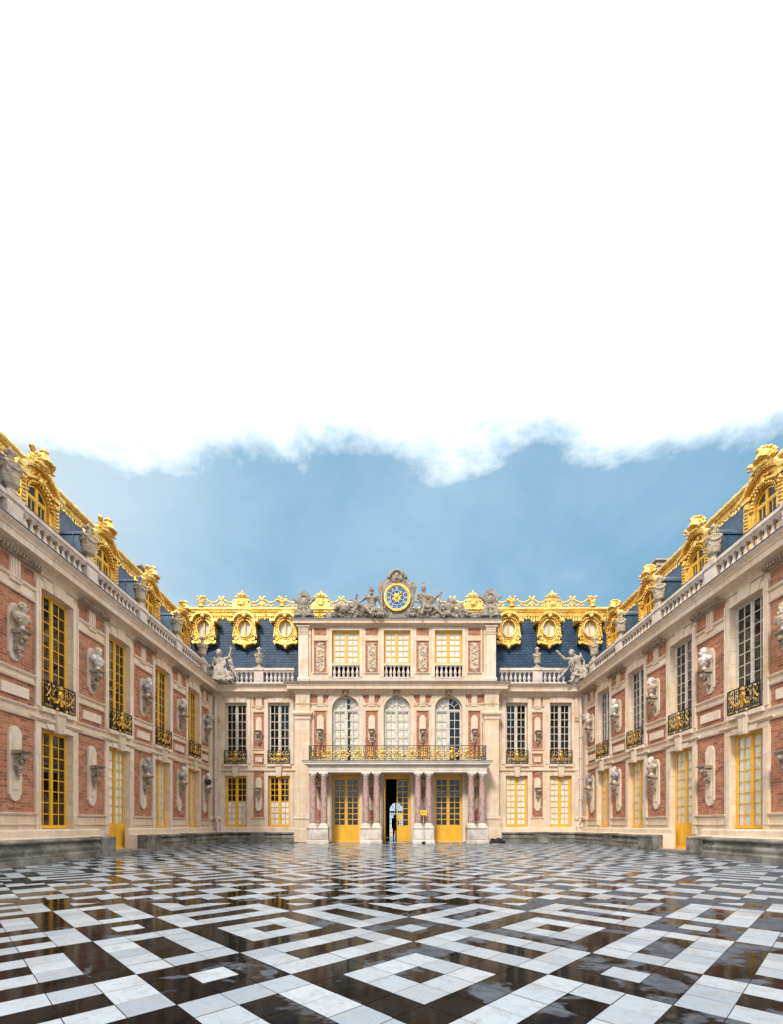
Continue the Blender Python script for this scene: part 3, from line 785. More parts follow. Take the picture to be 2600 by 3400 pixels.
def crest_crown(rt, x, y, z, ped=True):
    g = MB()
    if ped:
        g.box(x - .43, x + .43, -y - .12, -y + .14, z, z + .38); g.box(x - .5, x + .5, -y - .16, -y + .18, z + .36, z + .42)
        g.ell((x, y - .15, z + .2), (.2, .06, .16), 9)
        for k in range(8): g.ell((x + .25 * math.cos(k * PI / 4), y - .14, z + .2 + .14 * math.sin(k * PI / 4)), (.06, .04, .05), 6)
        for s_ in (-1, 1): g.box(x + s_ * .46, x + s_ * .56, -y - .1, -y + .1, z, z + .3)
    b = z + (.42 if ped else 0)
    g.ell((x, y, b + .08), (.42, .16, .09), 9)
    g.cap((x - .45, y, b + .05), (x + .42, y, b + .28), .04); g.cap((x + .45, y, b + .05), (x - .42, y, b + .28), .04)
    g.lathe([(.2, .12), (.27, .16), (.27, .25), (.3, .3), (.28, .38), (.16, .47), (.05, .5)], x, y, b, 12, 1, .7)
    for k in range(8): g.ell((x + .27 * math.cos(k * PI / 4), y + .19 * math.sin(k * PI / 4), b + .34), (.06, .05, .08), 6)
    g.cap((x, y, b + .48), (x, y, b + .64), .05, .025); g.ell((x, y, b + .56), (.07, .05, .05), 7)
    return rt.part('crown_finial', g, 'gold')

def crest_pot(rt, x, y, z):
    g = MB(); g.lathe([(.22, 0), (.24, .06), (.15, .1), (.12, .16), (.17, .3), (.2, .36), (.12, .38)], x, y, z, 12)
    r = random.Random(int(x * 10))
    for k in range(16): g.ell((x + r.uniform(-.24, .24), y + r.uniform(-.12, .1), z + .5 + r.uniform(-.14, .2)), (.09, .07, .09), 6)
    return rt.part('flower_finial', g, 'gold')

def swag(rt, xa, xb, y, z, sag=.22):
    g = MB(); n = 12
    for i in range(n + 1):
        t = i / n; x = xa + (xb - xa) * t; zz = z - sag * (1 - (2 * t - 1) ** 2) * .9
        g.ell((x, y, zz), (abs(xb - xa) / n * .75, .05, .06 + .015 * (i % 2)), 7)
    xm = xa + (xb - xa) * .02
    g.tube([(xa + (xb - xa) * (.08 + .03 * k), y, z - .36 - .06 * math.sin(k * .5)) for k in range(22)], .04, 6)
    return rt.part('garland', g, 'gold')

def bow(rt, x, y, z):
    g = MB()
    for s_ in (-1, 1):
        g.cap((x, y, z + .05), (x + s_ * .14, y, z + .28), .05, .08); g.cap((x, y, z), (x + s_ * .3, y, z - .28), .05, .045); g.ell((x + s_ * .13, y, z + .27), (.1, .05, .06), 7)
    g.ell((x, y, z - .2), (.14, .05, .12), 8); g.ell((x, y, z - .36), (.3, .06, .05), 8)
    return rt.part('ribbon_bow', g, 'gold')
# ------------------------------------------------------------------ urns and busts (stand on the building, so things of their own)
def urn_mesh():
    t = MB()
    t.box(-.15, .15, -.15, .15, 0, .06)
    t.lathe([(.14, .05), (.155, .09), (.09, .14), (.08, .18), (.12, .22), (.175, .29), (.19, .38), (.185, .42), (.2, .435), (.2, .46), (.19, .47), (.205, .6), (.225, .72), (.22, .77), (.17, .80), (.10, .82), (.075, .86), (.065, .92), (.09, .94), (.09, .96), (.05, .98)], seg=20)
    for k in range(26):
        a = k * PI / 13; t.ell((.215 * math.cos(a), .215 * math.sin(a), .775 + .012 * (k % 2)), (.035, .035, .035), 6)
    for k in range(4):
        a0 = k * PI / 2 + .4
        t.ell((.235 * math.cos(a0), .235 * math.sin(a0), .73), (.05, .05, .06), 7)
        for j in range(1, 8):
            a = a0 + j * PI / 16; t.ell((.225 * math.cos(a), .225 * math.sin(a), .715 - .1 * math.sin(j * PI / 8)), .03, 6)
        for j in range(3): t.ell((.215 * math.cos(a0), .215 * math.sin(a0), .63 - .045 * j), .024, 6)
    for k in range(12):
        a = k * PI / 6; t.ell((.15 * math.cos(a), .15 * math.sin(a), .3), (.04, .04, .06), 6)
    for k in range(4):                                       # fleur-de-lis finial
        a = k * PI / 2 + .6; c, s_ = math.cos(a), math.sin(a)
        t.cap((.02 * c, .02 * s_, .97), (.10 * c, .10 * s_, 1.12), .035, .045); t.ell((.125 * c, .125 * s_, 1.08), .04, 7)
    t.cap((0, 0, .98), (0, 0, 1.14), .05, .07); t.cap((0, 0, 1.14), (0, 0, 1.26), .065, .012)
    return sculpt('stone_urn', t, .017, 'urn', 1)

def bust_mesh(v):
    """three kinds: 0 bare shoulder toga, 1 cuirass with cloak, 2 bearded, 3 woman with bun; origin on the socle's foot, facing -y"""
    rr = random.Random(v); t = MB(); z0 = .13
    t.ell((0, .01, z0 + .20), (.20, .11, .12), 12)
    t.cap((0, .0, z0 + .22), (0, -.01, z0 + .37), .075, .062)
    hz = z0 + .455; R3 = Matrix.Rotation((-.5, .35, .3, -.3)[v], 3, 'Z'); P = lambda x, y, z: R3 @ Vector((x, y, z)) + Vector((0, -.02, hz))
    t.ell(P(0, .01, .03), (.088, .108, .105), 14); t.ell(P(0, -.045, -.045), (.064, .064, .075), 10); t.ell(P(0, -.075, -.095), (.03, .028, .022), 8)
    t.cap(P(0, -.1, .028), P(0, -.128, -.018), .013, .019); t.ell(P(0, -.098, -.062), (.03, .02, .009), 8)
    for s_ in (-1, 1):
        t.ell(P(s_ * .034, -.098, .042), (.03, .018, .01), 7); t.ell(P(s_ * .09, .01, -.005), (.016, .024, .036), 7)
    for k in range(40 if v != 0 else 24):                  # curled hair
        a = rr.uniform(0, 2 * PI); e = rr.uniform(.1, 1.45); d = Vector((math.cos(a) * math.cos(e) * .092, .018 + math.sin(a) * math.cos(e) * .108, .035 + math.sin(e) * .105))
        if d.y < -.04 and d.z < .09: continue
        t.ell(P(*d), rr.uniform(.02, .03), 6)
    if v == 2:
        for k in range(14): t.ell(P(rr.uniform(-.05, .05), -.07 + rr.uniform(-.025, .02), -.10 + rr.uniform(-.05, .02)), .028, 6)
    if v == 3: t.ell(P(0, .125, .05), .05, 8); t.ell(P(0, .0, .13), (.07, .09, .03), 8)
    head = sculpt('head_%d' % v, t, .011, 'marble', 1)
    d = MB(); d.ell((0, .012, z0 + .19), (.225, .128, .125), 14); d.ell((0, -.005, z0 + .09), (.135, .105, .10), 10); d.ell((0, -.02, z0 + .21), (.17, .125, .11), 10)
    for s_ in (-1, 1): d.ell((s_ * .195, .015, z0 + .21), (.088, .095, .10), 10); d.ell((s_ * .1, .02, z0 + .28), (.12, .08, .06), 8)
    for k in range(5):                                     # folds slung from one shoulder
        pts = []; m = (1 if v % 2 else -1)
        for q in range(10):
            u = q / 9; xx = m * (.15 - .34 * u + .02 * k * u); zz = z0 + .30 - .035 * k * (.4 + u) - .17 * u
            pts.append((xx, .012 - .128 * math.sqrt(max(.05, 1 - (xx / .235) ** 2)) * (1 if zz > z0 + .12 else .85), max(z0 + .07, zz)))
        d.tube(pts, .0125, 6)
    d.ell((.13 * (1 if v % 2 else -1), -.06, z0 + .285), (.05, .045, .04), 8)
    drape = sculpt('drapery_%d' % v, d, .012, 'marble', 1)
    s2 = MB(); s2.box(-.085, .085, -.085, .085, 0, .03); s2.lathe([(.085, .03), (.088, .045), (.05, .07), (.045, .11), (.07, .15), (.075, .17)], seg=14)
    return head, drape, s2.mesh('socle', 'marble')
BUSTS = [bust_mesh(i) for i in range(4)]
def bust(pos, rz, v, mats, label):
    e = bpy.data.objects.new('stone_bust', None); COL.objects.link(e); e.location = pos; e.rotation_euler = (0, 0, rz)
    tag(e, label, 'bust', 'busts on wall brackets')
    for nm, me, m in zip(('head', 'drapery', 'socle'), BUSTS[v], mats):
        key = me.name + m
        k = bpy.data.meshes.get(key)
        if k is None: k = me.copy(); k.name = key; k.materials.clear(); k.materials.append(M[m])
        o = link(nm, k, e)
    e.scale = (1.12, 1.12, 1.08)
    return e
URN = urn_mesh()
def urn(pos, label, s=1.):
    o = link('stone_urn', URN); o.location = pos; o.scale = (s, s, s)
    return tag(o, label, 'urn', 'urns on the balustrades')

# ------------------------------------------------------------------ wings
MS = {'w': ('marble', 'marble', 'marble'), 'g': ('marble', 'greymarble', 'marble'), 'k': ('marble', 'darkmarble', 'marble'), 'x': ('greymarble', 'greymarble', 'marble'), 't': ('tanmarble', 'tanmarble', 'marble'), 'p': ('marble', 'tanmarble', 'marble')}
def wing(sgn):
    side = 'left' if sgn > 0 else 'right'
    frame = (XL, 0, 0) if sgn > 0 else (XR, 0, 0)
    rt = Root('palace_wing', ('brick and stone palace wing along the left, with yellow framed upper windows' if sgn > 0 else 'brick and stone palace wing along the right, with white framed upper windows'),
              'palace wing', (sgn * 18., 0, 0), frame, sgn * PI / 2)
    S = lambda Y: sgn * Y
    Y0 = 9.4; xa, xb = sorted((S(Y0), S(YS)))
    ops = []; W = 1.36
    for i, y in enumerate(BAYS_W):
        x = S(y); door = (i == 2)
        ops += [(x - W / 2, x + W / 2, 4.56, 8.12, .25, False), (x - W / 2, x + W / 2, .08 if door else .88, 3.92, .25, False)]
        surround(rt, x, W, 4.56, 8.12); lower_head(rt, x, W, 3.92)
        up = 'yellow' if sgn > 0 else 'white'
        window(rt, 'window', x, W, 4.57, 8.12, 9, up, curtain=None if sgn > 0 else ('shutter', .0, .16))
        if door: window(rt, 'door', x, W, .085, 3.92, 8, 'yellow', panel=.95, curtain=('curtain', .24, .99), label='tall ochre yellow double door with white curtains behind its upper panes')
        else: window(rt, 'window', x, W, .89, 3.92, 8, 'yellow', curtain=None if (sgn > 0 and i >= 3) else ('curtain', .02, .98))
        balconet(rt, x, W - .04)
        dentils(rt, *sorted((S(y - 1.0), S(y + 1.0)))) if False else None
    for i, y in enumerate(BAYS_B):
        x = S(y); w = 1.42 if i else 1.15
        brick(rt, ops, x, w, 1.36, 4.1)
        brick(rt, ops, x, w, 4.46, 5.1, tablet=True)
        brick(rt, ops, x, w, 5.4, 7.55)
        frieze(rt, ops, x, w)
        console(rt, x, 6.42, 7.22, 5.56); console(rt, x, 3.08, 3.80, 1.64)
        dentils(rt, x - .78, x + .78)
    rt.part('wall', wall_mb(xa, xb, -.1, 8.52, ops), 'stone')
    m = dict(m1=-1.) if sgn > 0 else dict(m0=1.)
    mb = MB(); mb.path([(xa, 0), (xb, 0)], CORN, **m); rt.part('cornice', mb, 'trim')
    mb = MB(); mb.path([(xa, 0), (xb, 0)], LEADP, **m); rt.part('lead_gutter', mb, 'lead')
    mb = MB()
    for a, b in ((Y0, 16.3), (18.05, YS)):                # socle either side of the door
        pass
        p, q = sorted((S(a), S(b)))
        kw = {}
        mb.path([(p, 0), (q, 0)], [(-.05, .05), (.46, .05), (.46, .56), (.43, .60), (.10, .64), (.10, .82), (.06, .86), (-.05, .87)], **kw)
    for y in BAYS_B:
        mb.path([(S(y) - .9, 0), (S(y) + .9, 0)], [(-.05, .98), (.03, .985), (.05, 1.02), (-.05, 1.04)])
    rt.part('socle', mb, 'pale')
    # corner pilaster
    cx = S(YS - .33); cb = MB(); a, b = sorted((S(YS - .05), S(YS - .62)))
    cb.box(a, b, -.02, .07, .7, 8.5); cb.path([(a - .02, 0), (b + .02, 0)], [(-.01, 7.0), (.09, 7.0), (.16, 7.08), (.16, 7.16), (.22, 7.24), (.22, 7.3), (-.01, 7.32)])
    cb.path([(a - .02, 0), (b + .02, 0)], [(-.01, 1.3), (.14, 1.3), (.16, 1.4), (.10, 1.48), (-.01, 1.5)])
    rt.part('corner_pilaster', cb, 'trim')
    pb = MB(); px, pd = S(YS - .22), .24
    pb.tube([(px, -pd, 8.45), (px, -pd, 7.3), (px, -pd, 4), (px, -pd, 1.35), (px - S(.0), -pd - .12, 1.1), (px, -pd - .14, .62), (px, -pd - .14, .56)], .075, 10)
    for z in (7.35, 6.1, 4.9, 3.7, 2.5, 1.45): pb.lathe([(.075, -.05), (.1, -.045), (.1, .045), (.075, .05)], px, -pd, z, 10)
    rt.part('downpipe', pb, 'pipe')
    # near-black backing stands in for the shade of rooms behind the panes
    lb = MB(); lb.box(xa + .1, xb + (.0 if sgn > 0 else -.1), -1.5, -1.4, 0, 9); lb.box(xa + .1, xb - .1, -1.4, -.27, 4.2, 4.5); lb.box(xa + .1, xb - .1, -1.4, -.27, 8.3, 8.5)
    rt.part('dark_room_backing', lb, 'dark')
    bd = MB(); bd.box(xa, xb, -6, -1.6, -.1, 9.0); bd.box(xa, xa + .08, -1.6, -.002, -.1, 9.0); rt.part('rear_wall', bd, 'stone')
    # balustrade: pedestals over the brick bays
    pc = [S(y) for y in BAYS_B] + [S(YS - .28)]
    pcs = sorted(pc); segs = []
    ped = list(pc)
    edge = sorted([S(Y0)] + pc)
    for a, b in zip(edge, edge[1:]):
        if b - a < 1.5:continue
        segs.append((a + (.34 if a in pc else 0), b - (.34 if b in pc else 0)))
    balustrade(rt, segs, ped, d=-.12)
    # roof
    rb = MB(); rb.xprism([(-.95, 9.0), (-1.0, 9.6), (-2.9, 14.0), (-6.2, 14.25), (-6.2, 9.0)], xa, xb + (3 if sgn > 0 else 0)) if sgn > 0 else rb.xprism([(-.95, 9.0), (-1.0, 9.6), (-2.9, 14.0), (-6.2, 14.25), (-6.2, 9.0)], xa - 3, xb)
    rt.part('slate_roof', rb, 'slate')
    p, q = sorted((S(Y0), S(YS + 1.5))); ridge(rt, p, q, -2.82, 14.2, seed=5)
    for y in BAYS_W[1:] + [24.1]: wing_dormer(rt, S(y), sgn < 0)
    for yy in (25.7,):
        c = MB(); x0, x1 = sorted((S(yy - .5), S(yy + .5))); dd = -3.45; zt = 14.98 if sgn > 0 else 15.3
        c.box(x0, x1, dd - 1.2, dd, 13.5, zt); c.box(x0 - .05, x1 + .05, dd - 1.25, dd + .05, zt - .75, zt - .66); c.box(x0 - .08, x1 + .08, dd - 1.28, dd + .08, zt, zt + .14)
        c.box(x0 - .2, x1 + .2, dd - 1.4, dd + .2, zt + .24, zt + .32); c.box(x0 - .02, x1 + .02, dd - 1.22, dd + .02, zt + .141, zt + .239)
        ch = rt.part('chimney', c, 'statue_pale')
        bp = MB(); bp.box(x0 + .28, x1 - .28, dd - 1., dd + .006, zt - .56, zt - .1)
        for k in (x0, x1): bp.box(k - .006, k + .006, dd - .9, dd - .3, zt - .56, zt - .1)
        rt.part('brick_inlay', bp, 'brick', ch)
    # urns, busts
    wn = 'left' if sgn > 0 else 'right'
    for i, y in enumerate(BAYS_B):
        l = ['urn on the %s wing balustrade behind the corner statue', 'garlanded urn on the %s wing balustrade, third of that row from the front', 'garlanded urn on the %s wing balustrade, second large one from the front',
             'large garlanded urn on the %s wing balustrade, nearest the camera', 'urn on the %s wing balustrade cut by the picture edge'][i] % wn
        urn(rt.world((S(y), .12, 10.2)), l, 1.1)
    kinds = {1: {'u': ('x2', 'g1', 'g2', 'w0', 't1'), 'l': ('k2', 'g1', 'x2', None, None)}, -1: {'u': ('p2', 'w1', 'p3', 'w0', 't2'), 'l': ('x2', 'g1', 'p1', None, None)}}[sgn]
    desc = {'x': 'grey marble', 'g': 'white headed bust in grey', 'w': 'all white marble', 'k': 'white headed bust in shiny black', 't': 'honey coloured', 'p': 'white headed bust in tan'}
    place = ['beside the downpipe', 'between the two farthest windows', 'between the middle windows', 'nearest the camera', 'at the picture edge']
    for row, z in (('u', 6.42), ('l', 3.08)):
        for i, y in enumerate(BAYS_B):
            k = kinds[row][i]
            if not k: continue
            dsc = desc[k[0]]; dsc = dsc if 'bust' in dsc else dsc + ' bust'
            bust(rt.world((S(y), -.21, z + .002)), sgn * PI / 2, int(k[1]), MS[k[0]], '%s, %s row, %s wing, %s' % (dsc, 'upper' if row == 'u' else 'lower', wn, place[i] if row == 'u' or i < 2 else 'between the door and the next window'))
    return rt
wing(1); wing(-1)

# ------------------------------------------------------------------ linking ranges either side of the pavilion
def linking(sgn):
    wn = 'left' if sgn < 0 else 'right'
    xo = XL if sgn < 0 else XR
    rt = Root('linking_range', 'two-window palace range under a blue slate roof, %s of the clock pavilion' % wn, 'palace range', (sgn * 8.3, 0, 0), (0, YS, 0), 0)
    ops = []; W = 1.28
    cw = (-6.94, -9.46) if sgn < 0 else (7.03, 9.6); cb = -8.12 if sgn < 0 else 8.24
    for i, x in enumerate(cw):
        ops += [(x - W / 2, x + W / 2, 4.56, 8.15, .25, False), (x - W / 2, x + W / 2, .9, 3.88, .25, False)]
        surround(rt, x, W, 4.56, 8.15); lower_head(rt, x, W, 3.88)
        window(rt, 'window', x, W, 4.57, 8.15, 7 if sgn < 0 else 8, 'white', bw=.036, fw=.07, curtain=('shutter', .0, .12), label='white framed upper window with small panes')
        window(rt, 'window', x, W, .91, 3.88, 8, 'yellow', bw=.036, fw=.075, curtain=('curtain', .02, .5 if sgn < 0 else .98))
        balconet(rt, x, W)
    w = .62
    brick(rt, ops, cb, w, 1.45, 4.16); brick(rt, ops, cb, w, 4.5, 5.15, tablet=True); brick(rt, ops, cb, w, 5.43, 7.58); frieze(rt, ops, cb, w)
    console(rt, cb, 6.48, 7.38, 5.7, .17); console(rt, cb, 3.17, 3.84, 1.76, .18)
    xs = xo - sgn * .62                                    # thin brick slits near the corner
    for za, zb in ((1.5, 3.9), (4.55, 5.1), (5.5, 7.0)): brick(rt, ops, xs, .11, za, zb, frame=False)
    xa, xb = sorted((xo, sgn * 5.6))
    rt.part('wall', wall_mb(xa, xb, -.1, 8.52, ops), 'stone')
    m = dict(m0=1.) if sgn < 0 else dict(m1=-1.)
    pa, pb = sorted((xo, sgn * 5.83))
    mb = MB(); mb.path([(pa, 0), (pb, 0)], CORN, **m); rt.part('cornice', mb, 'trim')
    mb = MB(); mb.path([(pa, 0), (pb, 0)], LEADP, **m); rt.part('lead_gutter', mb, 'lead')
    mb = MB(); mb.path([(pa + (.47 if sgn < 0 else 0), 0), (pb - (.47 if sgn > 0 else 0), 0)], [(-.05, .05), (.46, .05), (.46, .56), (.43, .60), (.10, .64), (.10, .82), (.06, .86), (-.05, .87)]); rt.part('socle', mb, 'pale')
    cbm = MB(); a, b = sorted((xo - sgn * .05, xo - sgn * .5))
    cbm.box(a, b, -.02, .07, .87, 8.5); cbm.path([(a - .02, 0), (b + .02, 0)], [(-.01, 7.0), (.09, 7.0), (.16, 7.08), (.16, 7.16), (.22, 7.24), (.22, 7.3), (-.01, 7.32)])
    cbm.path([(a - .02, 0), (b + .02, 0)], [(-.01, 1.3), (.14, 1.3), (.16, 1.4), (.10, 1.48), (-.01, 1.5)]); rt.part('corner_pilaster', cbm, 'trim')
    lb = MB(); lb.box(xa, xb, -1.5, -1.4, 0, 9); lb.box(xa, xb, -1.4, -.27, 4.2, 4.5); lb.box(xa, xb, -1.4, -.27, 8.3, 8.5)
    lb.box(sgn * 5.58, sgn * 5.65, -1.4, -.27, 0, 9)
    rt.part('dark_room_backing', lb, 'dark')  # near-black backing, room shade put into its colour
    bd = MB(); bd.box(xa - (4 if sgn < 0 else 0), xb + (4 if sgn > 0 else 0), -9.3, -1.6, -.1, 9.0); rt.part('rear_wall', bd, 'stone')
    ia, ib = sorted((xo - sgn * .95, sgn * 5.8))
    segs = [(ia + .05, cb - .34), (cb + .34, ib - .25)] if sgn < 0 else [(ia + .25, cb - .34), (cb + .34, ib - .05)]
    balustrade(rt, segs, [cb], d=-.08)
    # mansard
    ra, rb_ = sorted((sgn * 14.3, sgn * .004))
    r = MB(); r.xprism([(-.75, 9.02), (-.8, 9.6), (-1.55, 14.1), (-7, 14.4), (-7, 9.02)], ra, rb_); rt.part('slate_roof', r, 'slate')
    p, q = sorted((sgn * 13.6, sgn * .01)); ridge(rt, p, q, -1.5, 14.28, seed=9)
    xs_ = (6.78, 9.24, 11.72)
    for x in xs_: oval_dormer(rt, sgn * x, -.88)
    yy = 1.5; z = 14.42
    for x in (4.72, 9.62): crest_crown(rt, sgn * x, yy, z)
    for x in (7.12, 12.1): crest_pot(rt, sgn * x, yy, z)
    for c in (4.72, 9.62, 14.5): 
        for e in (-1, 1):
            x = c + e * 1.25
            if 3.4 < x < 13.0:
                bow(rt, sgn * x, yy, z + .38)
                for t in (-1, 1):
                    k0, k1 = sorted((sgn * (x + t * .12), sgn * (x + t * .95)))
                    swag(rt, k0, k1, yy, z + .52)
    urn((cb, YS + .08, 10.2), 'slim stone urn on the %s range balustrade, in front of the blue slate' % wn, 1.02)
    return rt
linking(-1); linking(1)
# ------------------------------------------------------------------ central pavilion
def pavilion():
    rt = Root('central_pavilion', 'central palace pavilion with three arched windows and attic storey carrying the blue clock', 'palace pavilion', (0, 0, 0), (0, YA, 0), 0)
    ops = []; HW = 5.82; CX = (-2.98, 0, 2.98); W = 1.58
    for i, x in enumerate(CX):
        ops.append((x - W / 2, x + W / 2, 4.5, 8.42, .3, True))
        ops.append((x - W / 2, x + W / 2, .03, 3.9, .3, False))
        window(rt, 'arched_window', x, W, 4.52, 8.42, 6, 'white', d=-.22, arched=True, fw=.08, bw=.034)
        sh = MB()                                           # painted shutters folded behind the glass
        for s_ in (-1, 1):
            if i == 2 and s_ > 0: continue
            xa, xb = sorted((x + s_ * (.03 if i < 2 else .02), x + s_ * (.72 if not (i == 0 and s_ > 0) else .74)))
            if i == 0 and s_ > 0: xa += .2
            sh.box(xa, xb, -.36, -.33, 4.6, 8.3)
            for k in range(6):
                z = 4.75 + k * .55
                sh.box(xa + .07, xb - .07, -.335, -.315, z, z + .46)
        o = rt.part('interior_shutter', sh, 'shutter')
        gd = MB()
        for s_ in (-1, 1):
            if i == 2 and s_ > 0: continue
            for k in range(6):
                z = 4.98 + k * .55; c = x + s_ * .39
                gd.tube([(c + .2 * math.cos(t * PI / 7), .31, z + .17 * math.sin(t * PI / 7)) for t in range(14)], .012, 4, True)
                gd.tube([(c + .1 * math.cos(t * PI / 5), .31, z + .09 * math.sin(t * PI / 5)) for t in range(10)], .01, 4, True)
        rt.part('gilt_tracery', gd, 'tan' if 'tan' in M else 'gold', o)
        # archivolt and carved keystone
        ab = MB(); r = W / 2; cz = 8.42 - r
        o1 = arc(x, cz, r + .36, 12, 168, 22); i1 = arc(x, cz, r + .20, 12, 168, 22)
        ab.prism(o1 + i1[::-1], -.01, .05)
        o2 = arc(x, cz, r + .2, 0, 180, 22); i2 = arc(x, cz, r + .004, 0, 180, 22); ab.prism(o2 + i2[::-1], -.01, .03)
        o3 = arc(x, cz, r + .40, 10, 170, 22); i3 = arc(x, cz, r + .34, 10, 170, 22); ab.prism(o3 + i3[::-1], -.01, .08)
        for s_ in (-1, 1):
            a, b = sorted((x + s_ * (r + .004), x + s_ * (r + .2))); ab.box(a, b, -.01, .03, 4.5, cz)
        rt.part('archivolt', ab, 'trim')
        kb = MB(); kb.prism([(x - .15, 8.40), (x + .15, 8.40), (x + .2, 8.72), (x - .2, 8.72)], -.01, .16)
        kb.ell((x, -.2, 8.6), (.1, .08, .13), 9); kb.ell((x - .17, -.16, 8.72), (.13, .09, .06), 7); kb.ell((x + .17, -.16, 8.72), (.13, .09, .06), 7); kb.ell((x, -.2, 8.47), (.07, .05, .06), 7)
        rt.part('carved_keystone', sculpt_mb(kb), 'console')
        # ground floor doors
        if i != 1:
            window(rt, 'door', x, W, .034, 3.9, 8, 'yellow', panel=.92, transom=.16, d=-.24, fw=.07, bw=.038, curtain=None, label='closed ochre yellow double door with reflecting panes, %s of the open one' % ('left' if i == 0 else 'right'))
        else:
            fr = MB(); a, b = x - W / 2 + .004, x + W / 2 - .004
            fr.box(a, a + .07, -.3, -.2, .034, 3.896); fr.box(b - .07, b, -.3, -.2, .034, 3.896); fr.box(a + .07, b - .07, -.298, -.202, 3.66, 3.896)
            dr = rt.part('door', fr, 'yellow', label='open ochre double door, its left leaf swung out')
            def leaf(mb, fn):
                w_ = .71; q = MB()
                q.box(0, w_, -.02, .02, .0, .88); q.box(.08, w_ - .08, .019, .032, .12, .76)
                q.box(0, .06, -.019, .019, .88, 3.58); q.box(w_ - .06, w_, -.019, .019, .88, 3.58); q.box(.06, w_ - .06, -.018, .018, 3.52, 3.58); q.box(.06, w_ - .06, -.018, .018, .88, .93)
                bars(q, .06, w_ - .06, .93, 3.52, 2, 8, .038, -.014, .014)
                p = MB(); p.box(.04, w_ - .04, -.003, .003, .9, 3.54)
                mb._m(q, fn); return p
            Fr = Matrix.Translation((x + .005, .25, .045)); l1 = MB(); p1 = leaf(l1, Fr)
            lo = rt.part('door_leaf', l1, 'yellow', dr); pp = MB(); pp._m(p1, Fr); rt.part('pane', pp, 'glass', dr)
            no = MB(); no.box(x + .09, x + .29, -.215, -.205, 1.28, 1.66); rt.part('notice', no, 'signyellow', dr)
            Fl = Matrix.Translation((x - W / 2 + .09, .2, .045)) @ Matrix.Rotation(-PI / 2 - .06, 4, 'Z'); l2 = MB(); p2 = leaf(l2, Fl)
            rt.part('door_leaf', l2, 'yellow', dr); p3 = MB(); p3._m(p2, Fl); rt.part('pane', p3, 'glass', dr)
        hb = MB(); hb.prism([(x - .12, 3.92), (x + .12, 3.92), (x + .16, 4.3), (x - .16, 4.3)], -.01, .14)
        for s_ in (-1, 1):
            hb.box(x + s_ * (W / 2 + .003), x + s_ * (W / 2 + .17), -.01, .03, .03, 3.9)
            hb.prism([(x + s_ * .17, 3.91), (x + s_ * .5, 3.91), (x + s_ * .6, 4.1), (x + s_ * .2, 4.1)], -.01, .06)
        rt.part('door_surround', hb, 'trim')
    for x in (-4.44, -1.49, 1.49, 4.46):
        brick(rt, ops, x, .70, 4.95, 7.54); brick(rt, ops, x, .66, 1.2, 3.95)
        console(rt, x, 6.46, 7.36, 5.66, .19); console(rt, x, 3.17, 3.9, 1.76, .18)
        # frieze: brick spandrels around a fluted strip
        n = [c for c in CX]
        for s_ in (-1, 1):
            lo, hi = .165, .50
            if abs(x) > 4 and s_ * x > 0: hi = .56
            a, b = sorted((x + s_ * lo, x + s_ * hi)); brick(rt, ops, (a + b) / 2, b - a, 8.0, 8.47, frame=False)
        tb = MB(); tb.box(x - .16, x + .16, -.01, .03, 7.98, 8.5)
        for i in (-1, 0, 1): tb.box(x + i * .1 - .022, x + i * .1 + .022, .029, .05, 8.0, 8.48)
        tb.path([(x - .52, 0), (x + .52, 0)], [(-.01, 7.90), (.04, 7.90), (.065, 7.95), (.065, 7.97), (-.01, 7.978)]); tb.box(x - .2, x + .2, -.01, .045, 7.82, 7.895)
        rt.part('frieze_triglyph', tb, 'trim')
    for x in (-4.93, 4.93): brick(rt, ops, x, .05, 5.0, 6.9, frame=False)
    rt.part('wall', wall_mb(-HW, HW, -.1, 8.52, ops), 'stone')
    sd = MB()
    for s_ in (-1, 1): sd.box(s_ * (HW - .1), s_ * (HW - .002), -.6, -.003, -.1, 9.0)
    rt.part('side_return', sd, 'stone')
    # giant corner pilasters
    for s_ in (-1, 1):
        pb = MB(); a, b = sorted((s_ * 5.03, s_ * 5.84)); 
        pb.box(a, b, -.03, .14, .9, 8.5)
        loop = [(a, .0), (a, -.14), (b, -.14), (b, .0)]
        def band(prof): pb.path([(a, .03), (a, -.14), (b, -.14), (b, .42 if s_ > 0 else .03)] if s_ > 0 else [(a, .42), (a, -.14), (b, -.14), (b, .03)], prof)
        band([(-.02, 7.02), (.03, 7.02), (.05, 7.08), (.05, 7.2), (.12, 7.26), (.17, 7.34), (.17, 7.44), (.12, 7.5), (-.02, 7.5)])
        band([(-.02, 7.9), (.03, 7.9), (.05, 7.96), (-.02, 7.97)])
        band([(-.02, 8.5), (.05, 8.5), (.08, 8.56), (.13, 8.6), (.13, 8.68), (.18, 8.7), (.18, 8.75), (-.02, 8.75)])
        band([(-.02, .02), (.13, .02), (.13, .8), (.09, .86), (-.02, .88)]); band([(-.02, 1.3), (.07, 1.3), (.1, 1.4), (.05, 1.48), (.07, 1.54), (-.02, 1.56)])
        band([(-.02, .885), (.06, .885), (.06, 1.28), (-.02, 1.29)])
        for i in (-1, 0, 1): c = (a + b) / 2 + i * .13; pb.box(c - .03, c + .03, .139, .165, 7.99, 8.46)
        for i in range(6): c = (a + b) / 2 - .19 + i * .064; pb.box(c, c + .036, .139, .17, 7.8, 7.88)
        rt.part('giant_pilaster', pb, 'trim')
    side = [(-HW - .02, .48), (-HW - .02, 0), (HW + .02, 0), (HW + .02, .48)]
    mb = MB(); mb.path(side, CORN); rt.part('cornice', mb, 'trim')
    mb = MB(); mb.path(side, [(-.05, 9.06), (.62, 9.06), (.62, 9.09), (-.05, 9.13)]); rt.part('lead_gutter', mb, 'lead')
    # attic storey
    AW = 5.66; ao = []; AY = -.06
    atb = MB()
